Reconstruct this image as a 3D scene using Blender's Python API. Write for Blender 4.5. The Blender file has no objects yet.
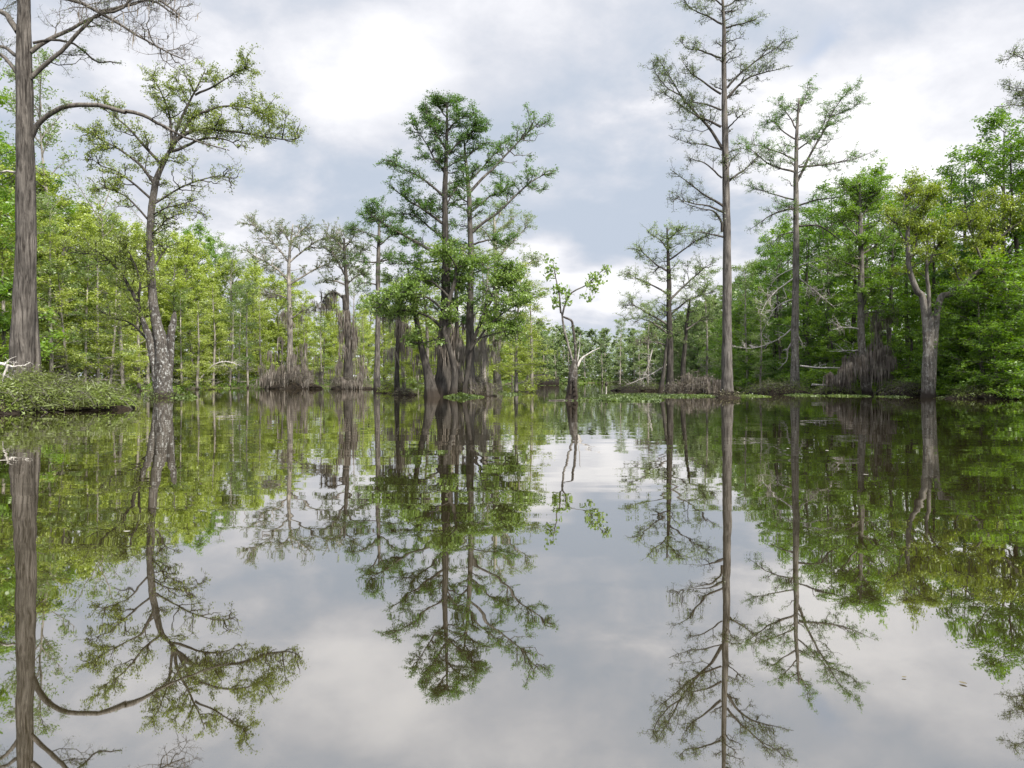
import bpy, math, random
import numpy as np

# ---------------------------------------------------------------- basics
FPX, HY, CX, CH = 760.0, 378.0, 512.0, 1.2      # lens in pixels, horizon row, centre column, eye height
rng = np.random.default_rng(11)
random.seed(11)
scene = bpy.context.scene
COL = scene.collection


def P(px, py, D, dd=0.0):
    Y = D + dd
    return np.array([(px - CX) / FPX * Y, Y, CH + (HY - py) / FPX * Y])


def nrm(a):
    return a / np.maximum(np.linalg.norm(a, axis=-1, keepdims=True), 1e-9)


class Buf:
    """collects quads with a material index, then links them as one mesh object"""
    def __init__(self):
        self.v, self.f, self.m, self.s, self.n = [], [], [], [], 0

    def add(self, V, F, mi=0, smooth=False):
        if len(V) == 0:
            return
        self.v.append(np.asarray(V, np.float32)); self.f.append(np.asarray(F, np.int32) + self.n)
        self.m.append(np.full(len(F), mi, np.int32)); self.s.append(np.full(len(F), smooth, bool))
        self.n += len(V)

    def mesh(self, name, mats, off=(0, 0, 0)):
        V = np.concatenate(self.v) - np.asarray(off, np.float32)
        F = np.concatenate(self.f)
        me = bpy.data.meshes.new(name)
        me.vertices.add(len(V)); me.vertices.foreach_set('co', V.ravel())
        me.loops.add(F.size); me.loops.foreach_set('vertex_index', F.ravel())
        me.polygons.add(len(F)); me.polygons.foreach_set('loop_start', np.arange(0, F.size, 4, dtype=np.int32))
        me.polygons.foreach_set('material_index', np.concatenate(self.m))
        me.polygons.foreach_set('use_smooth', np.concatenate(self.s))
        me.update(calc_edges=True)
        for m in mats:
            me.materials.append(m)
        return me


def link(name, me, parent=None, loc=None):
    o = bpy.data.objects.new(name, me)
    COL.objects.link(o)
    if parent is not None:
        o.parent = parent
    if loc is not None:
        o.location = loc
    return o


def tag(o, label=None, cat=None, group=None, kind=None):
    if label: o['label'] = label
    if cat: o['category'] = cat
    if group: o['group'] = group
    if kind: o['kind'] = kind
    return o


def thing(name, loc, label, cat, group=None):
    o = link(name, None, None, loc)
    o.empty_display_size = 0.3
    return tag(o, label, cat, group)


# ---------------------------------------------------------------- geometry
def catmull(pts, n):
    p = np.asarray(pts, float)
    if len(p) == 2:
        t = np.linspace(0, 1, n)[:, None]
        return p[0] * (1 - t) + p[1] * t
    q = np.vstack([2 * p[0] - p[1], p, 2 * p[-1] - p[-2]])
    out = []
    for s in np.linspace(0, len(p) - 1, n):
        i = min(int(s), len(p) - 2); t = s - i
        a, b, c, d = q[i], q[i + 1], q[i + 2], q[i + 3]
        out.append(0.5 * ((2 * b) + (-a + c) * t + (2 * a - 5 * b + 4 * c - d) * t * t + (-a + 3 * b - 3 * c + d) * t ** 3))
    return np.array(out)


def tubes(pts, rad, sides):
    """pts (C,m,3), rad (C,m) -> quads"""
    C, m, _ = pts.shape
    T = nrm(np.gradient(pts, axis=1))
    mean = nrm(T.mean(axis=1))
    ref = np.where(np.abs(mean[:, 2:3]) > 0.85, np.array([[1.0, 0, 0]]), np.array([[0, 0, 1.0]]))[:, None, :]
    N = nrm(np.cross(T, np.broadcast_to(ref, T.shape))); B = np.cross(T, N)
    a = np.linspace(0, 2 * math.pi, sides, endpoint=False)
    V = pts[:, :, None, :] + rad[:, :, None, None] * (np.cos(a)[None, None, :, None] * N[:, :, None, :] + np.sin(a)[None, None, :, None] * B[:, :, None, :])
    base = (np.arange(C)[:, None, None] * m + np.arange(m - 1)[None, :, None]) * sides
    k = np.arange(sides)[None, None, :]; k2 = (k + 1) % sides
    F = np.stack([base + k, base + k2, base + sides + k2, base + sides + k], -1).reshape(-1, 4)
    return V.reshape(-1, 3), F


def trunk_tube(pts, rad, n=34, sides=22, flute=0.0, flute_h=1.5, lump=0.05, nfl=7, seed=0):
    r_ = np.random.default_rng(seed)
    c = catmull(pts, n)
    r = np.interp(np.linspace(0, 1, n), np.linspace(0, 1, len(rad)), rad)
    T = nrm(np.gradient(c, axis=0))
    ref = np.array([1.0, 0, 0])
    N = nrm(np.cross(T, ref)); B = np.cross(T, N)
    a = np.linspace(0, 2 * math.pi, sides, endpoint=False)
    z = c[:, 2] - c[0, 2]
    ph = r_.uniform(0, 6.3, 6)
    fl = flute * np.exp(-z / flute_h)[:, None] * (np.abs(np.cos(a * nfl / 2 + ph[0]))[None, :] * 1.6 - 0.8 + 0.3 * np.cos(2 * a + ph[1])[None, :])
    lm = lump * (np.sin(2 * a[None, :] + z[:, None] * 1.3 + ph[2]) + np.sin(3 * a[None, :] - z[:, None] * 2.1 + ph[3]) + 0.6 * np.sin(5 * a[None, :] + z[:, None] * 4.0 + ph[4]))
    nz = r_.normal(0, lump * 0.5, (n, sides))
    R = r[:, None] * (1 + fl + lm + nz)
    V = c[:, None, :] + R[:, :, None] * (np.cos(a)[None, :, None] * N[:, None, :] + np.sin(a)[None, :, None] * B[:, None, :])
    k = np.arange(sides); k2 = (k + 1) % sides
    F = np.concatenate([np.stack([i * sides + k, i * sides + k2, (i + 1) * sides + k2, (i + 1) * sides + k], -1) for i in range(n - 1)])
    V = V.reshape(-1, 3)
    # close the top (sides is even)
    top = (n - 1) * sides
    cap = [[top + i, top + i + 1, top + sides - 2 - i, top + sides - 1 - i] for i in range(0, sides // 2 - 1)]
    F = np.vstack([F, np.array(cap)])
    return V, F, c, r


def spawn(par, n, L, t0=0.15, t1=1.0, spread=0.75, up=0.0, m=5, flat=1.0, curve=0.0, jit=0.05, fall=0.4, r=None):
    """n child polylines off parent polylines (C,k,3)"""
    r = r or rng
    C, k, _ = par.shape
    ln = np.linalg.norm(np.diff(par, axis=1), axis=2).sum(1)
    idx = r.choice(C, n, p=ln / ln.sum())
    t = r.uniform(t0, t1, n)
    s = t * (k - 1); i = np.minimum(s.astype(int), k - 2); f = (s - i)[:, None]
    a, b = par[idx, i], par[idx, i + 1]
    base = a * (1 - f) + b * f
    T = nrm(b - a)
    rv = r.normal(size=(n, 3)); rv[:, 2] *= flat
    perp = nrm(rv - (rv * T).sum(1, keepdims=True) * T)
    d = T * (1 - spread) + perp * spread
    d[:, 2] += up
    d = nrm(d)
    Ls = (L * r.uniform(0.45, 1.05, n) * (1 - fall * t))[:, None, None]
    ss = np.linspace(0, 1, m)[None, :, None]
    pts = base[:, None, :] + d[:, None, :] * Ls * ss
    pts[:, :, 2:] += curve * Ls * ss ** 2
    j = np.cumsum(r.normal(0, 1, (n, m, 3)), axis=1); j -= j[:, :1]
    pts += j * jit * Ls
    return pts


def taper(C, m, r0, r1=0.25):
    r0 = np.broadcast_to(np.asarray(r0, float), (C,))
    return r0[:, None] * np.linspace(1, r1, m)[None, :]


def along(par, n, t0=0.2, t1=1.0, sig=0.0, r=None, flatz=0.6):
    r = r or rng
    C, k, _ = par.shape
    ln = np.linalg.norm(np.diff(par, axis=1), axis=2).sum(1) + 1e-6
    idx = r.choice(C, n, p=ln / ln.sum())
    s = r.uniform(t0, t1, n) * (k - 1); i = np.minimum(s.astype(int), k - 2); f = (s - i)[:, None]
    p = par[idx, i] * (1 - f) + par[idx, i + 1] * f
    T = nrm(par[idx, i + 1] - par[idx, i])
    return p + r.normal(size=(n, 3)) * sig * np.array([1, 1, flatz]), T


def leaves(c, L, W, axis=None, axis_mix=0.6, flat=0.5, r=None, droop=0.0):
    """diamond blades; flat<1 keeps the long axis near horizontal"""
    r = r or rng
    n = len(c)
    a = r.normal(size=(n, 3)); a[:, 2] = a[:, 2] * flat - droop
    if axis is not None:
        a = nrm(a) * axis_mix + axis * (1 - axis_mix)
    a = nrm(a)
    nn = r.normal(size=(n, 3)); nn[:, 2] += 0.6
    b = nrm(np.cross(a, nn))
    l = (L * r.uniform(0.55, 1.25, n))[:, None]; w = (W * r.uniform(0.6, 1.2, n))[:, None]
    V = np.stack([c - a * l * .5, c - a * l * .08 + b * w * .5, c + a * l * .5, c - a * l * .08 - b * w * .5], 1).reshape(-1, 3)
    F = np.arange(4 * n).reshape(n, 4)
    return V, F


def strands(c, L, W, r=None):
    """hanging moss: narrow drooping tapered strips"""
    r = r or rng
    n = len(c)
    l = L * r.uniform(0.3, 1.2, n)
    m = 4
    s = np.linspace(0, 1, m)
    sway = r.normal(0, .07, (n, 1, 3)) * s[None, :, None] ** 1.3
    pts = c[:, None, :] + np.array([0, 0, -1.0]) * (l[:, None] * s[None, :])[:, :, None] + sway * l[:, None, None]
    th = r.uniform(0, math.pi, n)
    b = np.stack([np.cos(th), np.sin(th), np.zeros(n)], 1)
    w = W * r.uniform(.5, 1.3, n)[:, None] * np.array([.55, 1, .75, .12])[None, :] * .5
    A = pts + b[:, None, :] * w[:, :, None]; Bq = pts - b[:, None, :] * w[:, :, None]
    V = np.stack([A, Bq], 2).reshape(-1, 3)
    base = np.arange(n)[:, None] * (2 * m) + np.arange(m - 1)[None, :] * 2
    F = np.stack([base, base + 1, base + 3, base + 2], -1).reshape(-1, 4)
    return V, F


# ---------------------------------------------------------------- materials
def newmat(name):
    m = bpy.data.materials.new(name); m.use_nodes = True
    nt = m.node_tree; nt.nodes.clear()
    return m, nt, nt.nodes, nt.links


def leaf_mat(name, c1, c2, c3, trans=0.42, gloss=0.05, cl=0.9):
    m, nt, N, Lk = newmat(name)
    tc = N.new('ShaderNodeTexCoord')
    nz = N.new('ShaderNodeTexNoise'); nz.inputs['Scale'].default_value = cl; nz.inputs['Detail'].default_value = 2
    geo = N.new('ShaderNodeNewGeometry'); oi = N.new('ShaderNodeObjectInfo')
    Lk.new(tc.outputs['Object'], nz.inputs['Vector'])
    a = N.new('ShaderNodeMath'); a.operation = 'MULTIPLY_ADD'; a.inputs[1].default_value = 0.35
    Lk.new(geo.outputs['Random Per Island'], a.inputs[0])
    b = N.new('ShaderNodeMath'); b.operation = 'MULTIPLY_ADD'; b.inputs[1].default_value = 0.25; b.inputs[2].default_value = -0.32
    Lk.new(oi.outputs['Random'], b.inputs[0]); Lk.new(b.outputs[0], a.inputs[2])
    s = N.new('ShaderNodeMath'); s.operation = 'ADD'
    Lk.new(a.outputs[0], s.inputs[0]); Lk.new(nz.outputs['Fac'], s.inputs[1])
    r = N.new('ShaderNodeValToRGB')
    r.color_ramp.elements[0].position = .22; r.color_ramp.elements[0].color = (*c1, 1)
    r.color_ramp.elements[1].position = .85; r.color_ramp.elements[1].color = (*c3, 1)
    e = r.color_ramp.elements.new(.52); e.color = (*c2, 1)
    Lk.new(s.outputs[0], r.inputs['Fac'])
    d = N.new('ShaderNodeBsdfDiffuse'); t = N.new('ShaderNodeBsdfTranslucent'); g = N.new('ShaderNodeBsdfGlossy')
    g.inputs['Roughness'].default_value = .45; g.inputs['Color'].default_value = (.8, .8, .8, 1)
    hs = N.new('ShaderNodeHueSaturation'); hs.inputs['Value'].default_value = 1.15; hs.inputs['Saturation'].default_value = 1.1
    Lk.new(r.outputs[0], d.inputs['Color']); Lk.new(r.outputs[0], hs.inputs['Color']); Lk.new(hs.outputs[0], t.inputs['Color'])
    m1 = N.new('ShaderNodeMixShader'); m1.inputs[0].default_value = trans
    Lk.new(d.outputs[0], m1.inputs[1]); Lk.new(t.outputs[0], m1.inputs[2])
    m2 = N.new('ShaderNodeMixShader'); m2.inputs[0].default_value = gloss
    Lk.new(m1.outputs[0], m2.inputs[1]); Lk.new(g.outputs[0], m2.inputs[2])
    o = N.new('ShaderNodeOutputMaterial'); Lk.new(m2.outputs[0], o.inputs['Surface'])
    return m


def bark_mat(name, dark, light, scale=9.0, stretch=0.14, bump=0.5, lichen=None, stain=None, bd=.06):
    m, nt, N, Lk = newmat(name)
    tc = N.new('ShaderNodeTexCoord')
    mp = N.new('ShaderNodeMapping'); mp.inputs['Scale'].default_value = (1, 1, stretch)
    Lk.new(tc.outputs['Object'], mp.inputs['Vector'])
    n1 = N.new('ShaderNodeTexNoise'); n1.inputs['Scale'].default_value = scale; n1.inputs['Detail'].default_value = 6; n1.inputs['Roughness'].default_value = .65
    n1.inputs['Distortion'].default_value = .6
    Lk.new(mp.outputs[0], n1.inputs['Vector'])
    r = N.new('ShaderNodeValToRGB'); r.color_ramp.elements[0].position = .36; r.color_ramp.elements[0].color = (*dark, 1)
    r.color_ramp.elements[1].position = .66; r.color_ramp.elements[1].color = (*light, 1)
    Lk.new(n1.outputs['Fac'], r.inputs['Fac'])
    n2 = N.new('ShaderNodeTexNoise'); n2.inputs['Scale'].default_value = 1.3; n2.inputs['Detail'].default_value = 3
    Lk.new(tc.outputs['Object'], n2.inputs['Vector'])
    mr = N.new('ShaderNodeMapRange'); mr.inputs['From Min'].default_value = .3; mr.inputs['From Max'].default_value = .7
    mr.inputs['To Min'].default_value = .6; mr.inputs['To Max'].default_value = 1.3
    Lk.new(n2.outputs['Fac'], mr.inputs['Value'])
    mul = N.new('ShaderNodeVectorMath'); mul.operation = 'SCALE'
    Lk.new(r.outputs[0], mul.inputs[0]); Lk.new(mr.outputs[0], mul.inputs['Scale'])
    col = mul.outputs[0]
    if lichen:
        v = N.new('ShaderNodeTexNoise'); v.inputs['Scale'].default_value = 7.5; v.inputs['Detail'].default_value = 5; v.inputs['Roughness'].default_value = .7
        mp2 = N.new('ShaderNodeMapping'); mp2.inputs['Scale'].default_value = (1, 1, .7)
        Lk.new(tc.outputs['Object'], mp2.inputs['Vector']); Lk.new(mp2.outputs[0], v.inputs['Vector'])
        rr = N.new('ShaderNodeValToRGB'); rr.color_ramp.elements[0].position = .53; rr.color_ramp.elements[1].position = .62
        Lk.new(v.outputs['Fac'], rr.inputs['Fac'])
        mx = N.new('ShaderNodeMix'); mx.data_type = 'RGBA'; mx.inputs[7].default_value = (*lichen, 1)
        sz_ = N.new('ShaderNodeSeparateXYZ'); Lk.new(tc.outputs['Object'], sz_.inputs[0])
        hz = N.new('ShaderNodeMapRange'); hz.inputs['From Min'].default_value = 3.2; hz.inputs['From Max'].default_value = 7.0
        hz.inputs['To Min'].default_value = 1; hz.inputs['To Max'].default_value = .25
        Lk.new(sz_.outputs['Z'], hz.inputs['Value'])
        mm = N.new('ShaderNodeMath'); mm.operation = 'MULTIPLY'; Lk.new(rr.outputs[0], mm.inputs[0]); Lk.new(hz.outputs[0], mm.inputs[1])
        Lk.new(mm.outputs[0], mx.inputs[0]); Lk.new(col, mx.inputs[6]); col = mx.outputs[2]
    if stain:       # wet dark band left by the water on the lowest part of the trunk
        sep = N.new('ShaderNodeSeparateXYZ'); Lk.new(tc.outputs['Object'], sep.inputs[0])
        ad = N.new('ShaderNodeMath'); ad.operation = 'MULTIPLY_ADD'; ad.inputs[1].default_value = .5
        Lk.new(n2.outputs['Fac'], ad.inputs[0]); Lk.new(sep.outputs['Z'], ad.inputs[2])
        ms = N.new('ShaderNodeMapRange'); ms.inputs['From Min'].default_value = .35 + stain * .4; ms.inputs['From Max'].default_value = .45 + stain
        ms.inputs['To Min'].default_value = 1; ms.inputs['To Max'].default_value = 0
        Lk.new(ad.outputs[0], ms.inputs['Value'])
        mx = N.new('ShaderNodeMix'); mx.data_type = 'RGBA'; mx.inputs[7].default_value = (.032, .025, .019, 1)
        Lk.new(ms.outputs[0], mx.inputs[0]); Lk.new(col, mx.inputs[6]); col = mx.outputs[2]
    p = N.new('ShaderNodeBsdfPrincipled'); p.inputs['Roughness'].default_value = .9
    p.inputs['Specular IOR Level'].default_value = .2
    Lk.new(col, p.inputs['Base Color'])
    bp = N.new('ShaderNodeBump'); bp.inputs['Strength'].default_value = bump; bp.inputs['Distance'].default_value = bd
    Lk.new(n1.outputs['Fac'], bp.inputs['Height']); Lk.new(bp.outputs[0], p.inputs['Normal'])
    o = N.new('ShaderNodeOutputMaterial'); Lk.new(p.outputs[0], o.inputs['Surface'])
    return m


M = {}
M['cyp_dark'] = leaf_mat('cypress_leaf_dark', (.055, .12, .014), (.105, .21, .024), (.17, .30, .045), trans=.55)
M['cyp_pale'] = leaf_mat('cypress_leaf_pale', (.13, .20, .04), (.20, .29, .07), (.30, .39, .11), trans=.55)
M['cyp_olive'] = leaf_mat('cypress_leaf_olive', (.075, .11, .028), (.13, .185, .04), (.20, .265, .06), trans=.55)
M['lime'] = leaf_mat('spring_leaf_lime', (.19, .25, .035), (.36, .44, .07), (.50, .57, .14), trans=.52)
M['green'] = leaf_mat('spring_leaf_green', (.07, .15, .012), (.16, .285, .02), (.29, .43, .045), trans=.52)
M['broad'] = leaf_mat('broad_leaf', (.10, .17, .025), (.17, .27, .04), (.27, .37, .07), trans=.5, gloss=.05)
M['oak'] = leaf_mat('oak_young_leaf', (.15, .20, .03), (.25, .31, .045), (.36, .43, .08), trans=.5)
M['yellow'] = leaf_mat('catkin_leaf_yellow', (.18, .26, .02), (.30, .38, .04), (.44, .50, .08), trans=.45)
M['grass'] = leaf_mat('marsh_plant', (.05, .075, .018), (.10, .15, .025), (.19, .25, .045), trans=.35)
M['vivid']=leaf_mat('young_cypress_leaf', (.09, .18, .012), (.18, .32, .02), (.30, .45, .045), trans=.52)
M['dry'] = leaf_mat('dry_brush_leaf', (.09, .075, .05), (.17, .145, .09), (.21, .23, .08), trans=.25)
M['brush'] = leaf_mat('bank_brush_leaf', (.075, .085, .02), (.15, .19, .035), (.25, .34, .06), trans=.35)
M['far'] = leaf_mat('far_wood_leaf_hazed', (.10, .15, .05), (.18, .25, .085), (.27, .34, .12), trans=.45)  # paler leaf colour standing in for haze over distance
M['moss'] = leaf_mat('hanging_moss', (.13, .11, .09), (.24, .21, .18), (.37, .34, .29), trans=.3, gloss=.0, cl=2.0)
M['bark'] = bark_mat('cypress_bark_grey', (.042, .036, .031), (.175, .158, .138), stain=.35)
M['bark_big'] = bark_mat('cypress_bark_furrowed', (.028, .023, .019), (.18, .16, .138), scale=11, stretch=.10, bump=1.0, stain=.3, bd=.14)
M['bark_dark'] = bark_mat('bark_dark_brown', (.022, .019, .016), (.09, .08, .068), stain=.5)
M['bark_pale'] = bark_mat('bark_pale', (.13, .115, .095), (.38, .345, .30), stain=.25)
M['bark_lichen'] = bark_mat('bark_with_lichen', (.032, .027, .023), (.11, .098, .083), lichen=(.33, .33, .31), stain=.35)
M['bark_tan'] = bark_mat('bark_tan_lichen', (.065, .056, .047), (.205, .185, .16), lichen=(.27, .26, .235), stain=.3)  # tan-brown bark with pale lichen patches
M['dead'] = bark_mat('dead_bleached_wood', (.26, .23, .20), (.60, .57, .52), scale=14)
M['char'] = bark_mat('charred_hollow', (.006, .005, .004), (.02, .016, .013))
M['bark_snag'] = bark_mat('weathered_snag_bark', (.022, .018, .015), (.11, .095, .078), lichen=(.17, .16, .145), stain=.9)
M['twig'] = bark_mat('twig_grey', (.06, .052, .044), (.17, .152, .13))
M['mud_shade'] = bark_mat('mud_roots_hollow_shade', (.008, .006, .004), (.035, .026, .017), scale=5, stretch=1, bump=1.0)  # mud and roots, darkened in colour to imitate black shade in hollows


def ground_mat():
    m, nt, N, Lk = newmat('leaf_litter_ground')
    tc = N.new('ShaderNodeTexCoord')
    n1 = N.new('ShaderNodeTexNoise'); n1.inputs['Scale'].default_value = .6; n1.inputs['Detail'].default_value = 10; n1.inputs['Roughness'].default_value = .7
    Lk.new(tc.outputs['Object'], n1.inputs['Vector'])
    r = N.new('ShaderNodeValToRGB')
    r.color_ramp.elements[0].position = .38; r.color_ramp.elements[0].color = (.05, .042, .025, 1)
    r.color_ramp.elements[1].position = .62; r.color_ramp.elements[1].color = (.10, .14, .035, 1)
    e = r.color_ramp.elements.new(.5); e.color = (.10, .085, .045, 1)
    Lk.new(n1.outputs['Fac'], r.inputs['Fac'])
    p = N.new('ShaderNodeBsdfPrincipled'); p.inputs['Roughness'].default_value = .95
    Lk.new(r.outputs[0], p.inputs['Base Color'])
    bp = N.new('ShaderNodeBump'); bp.inputs['Strength'].default_value = .8; bp.inputs['Distance'].default_value = .15
    Lk.new(n1.outputs['Fac'], bp.inputs['Height']); Lk.new(bp.outputs[0], p.inputs['Normal'])
    o = N.new('ShaderNodeOutputMaterial'); Lk.new(p.outputs[0], o.inputs['Surface'])
    return m


def water_mat():
    m, nt, N, Lk = newmat('still_swamp_water')
    tc = N.new('ShaderNodeTexCoord')
    # low swell, wavelength about a metre, and finer wrinkles in patches
    n1 = N.new('ShaderNodeTexNoise'); n1.inputs['Scale'].default_value = .9; n1.inputs['Detail'].default_value = 1.5; n1.inputs['Roughness'].default_value = .45
    n2 = N.new('ShaderNodeTexNoise'); n2.inputs['Scale'].default_value = 5.0; n2.inputs['Detail'].default_value = 1.0
    n3 = N.new('ShaderNodeTexNoise'); n3.inputs['Scale'].default_value = .07; n3.inputs['Detail'].default_value = 2
    mp = N.new('ShaderNodeMapping'); mp.inputs['Scale'].default_value = (.55, 1.25, 1)
    mp.inputs['Rotation'].default_value = (0, 0, .25)
    Lk.new(tc.outputs['Object'], mp.inputs['Vector'])
    for n in (n1, n2):
        Lk.new(mp.outputs[0], n.inputs['Vector'])
    Lk.new(tc.outputs['Object'], n3.inputs['Vector'])
    mr = N.new('ShaderNodeMapRange'); mr.inputs['From Min'].default_value = .42; mr.inputs['From Max'].default_value = .62
    mr.inputs['To Min'].default_value = .15; mr.inputs['To Max'].default_value = 1.0
    Lk.new(n3.outputs['Fac'], mr.inputs['Value'])
    k = N.new('ShaderNodeMath'); k.operation = 'MULTIPLY'; Lk.new(n2.outputs['Fac'], k.inputs[0]); Lk.new(mr.outputs[0], k.inputs[1])
    k2 = N.new('ShaderNodeMath'); k2.operation = 'MULTIPLY_ADD'; k2.inputs[1].default_value = .09
    Lk.new(k.outputs[0], k2.inputs[0]); Lk.new(n1.outputs['Fac'], k2.inputs[2])
    bp = N.new('ShaderNodeBump'); bp.inputs['Strength'].default_value = 1.0; bp.inputs['Distance'].default_value = WAVE
    Lk.new(k2.outputs[0], bp.inputs['Height'])
    d = N.new('ShaderNodeBsdfDiffuse'); d.inputs['Color'].default_value = (.026, .020, .008, 1)
    g = N.new('ShaderNodeBsdfGlossy'); g.inputs['Roughness'].default_value = .012; g.inputs['Color'].default_value = (.965, .952, .93, 1)
    fr = N.new('ShaderNodeFresnel'); fr.inputs['IOR'].default_value = 1.33
    Lk.new(bp.outputs[0], fr.inputs['Normal']); Lk.new(bp.outputs[0], g.inputs['Normal'])
    f = N.new('ShaderNodeMapRange'); f.inputs['From Min'].default_value = .02; f.inputs['From Max'].default_value = .75
    f.inputs['To Min'].default_value = .50; f.inputs['To Max'].default_value = .93
    Lk.new(fr.outputs[0], f.inputs['Value'])
    mx = N.new('ShaderNodeMixShader'); Lk.new(f.outputs[0], mx.inputs[0]); Lk.new(d.outputs[0], mx.inputs[1]); Lk.new(g.outputs[0], mx.inputs[2])
    o = N.new('ShaderNodeOutputMaterial'); Lk.new(mx.outputs[0], o.inputs['Surface'])
    return m


WAVE = 0.0038

# ---------------------------------------------------------------- shoreline and ground
SH = [(-260, 34), (-100, 38), (0, 47), (60, 56), (130, 68), (200, 84), (300, 103), (400, 124), (500, 152), (560, 176), (620, 190), (660, 176),
      (700, 128), (740, 92), (780, 72), (850, 58), (940, 49), (1024, 44), (1110, 39), (1300, 34)]
SX = np.array([s[0] for s in SH], float); SD = np.array([s[1] for s in SH], float)


def shore_depth(px):
    return float(np.interp(px, SX, SD))


th_s = np.arctan((SX - CX) / FPX); r_s = SD / np.cos(th_s)
th_all = np.concatenate([[-math.pi, -2.2, -1.3], th_s, [1.3, 2.2, math.pi]])
r_all = np.concatenate([[70, 55, 46], r_s, [45, 55, 70]])


def shore_r(th):
    base = np.interp(th, th_all, r_all)
    return base * (1 + .012 * np.sin(th * 61) + .01 * np.sin(th * 113 + 1) + .006 * np.sin(th * 237 + 2))


def ground_z(x, y):
    th = np.arctan2(x, y); r = np.hypot(x, y)
    s = r - shore_r(th)
    sm = lambda v: np.clip(v, 0, 1) ** 2 * (3 - 2 * np.clip(v, 0, 1))
    return .30 * sm((s + .3) / 5) + .9 * sm(s / 90) - .9 * sm(-(s - .3) / 6)


def build_ground():
    nth, nr = 420, 70
    th = np.linspace(-math.pi, math.pi, nth + 1)[:-1]
    R = shore_r(th)
    off = np.concatenate([np.linspace(-1, 0, 14), np.linspace(0.01, .25, 28), np.geomspace(.28, 60, nr - 42)])
    V = []
    for o in off:
        r = R * (1 + o) if o < .0 else R + o * 90
        r = np.maximum(r, .5)
        x, y = r * np.sin(th), r * np.cos(th)
        z = ground_z(x, y) + .05 * np.sin(x * 1.7) * np.cos(y * 1.3) * (np.array(o) > 0)
        V.append(np.stack([x, y, z], 1))
    V = np.concatenate(V)
    k = np.arange(nth); k2 = (k + 1) % nth
    F = np.concatenate([np.stack([i * nth + k, i * nth + k2, (i + 1) * nth + k2, (i + 1) * nth + k], -1) for i in range(len(off) - 1)])
    b = Buf(); b.add(V, F, 0, True)
    tag(link('ground', b.mesh('ground', [ground_mat()])), kind='structure')
    b = Buf()
    b.add([(-4000, -4000, 0), (4000, -4000, 0), (4000, 4000, 0), (-4000, 4000, 0)], [[0, 1, 2, 3]])
    tag(link('water', b.mesh('water', [water_mat()])), kind='structure')


build_ground()

# ---------------------------------------------------------------- the trees drawn one by one
LEAFK = 1.8


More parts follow.
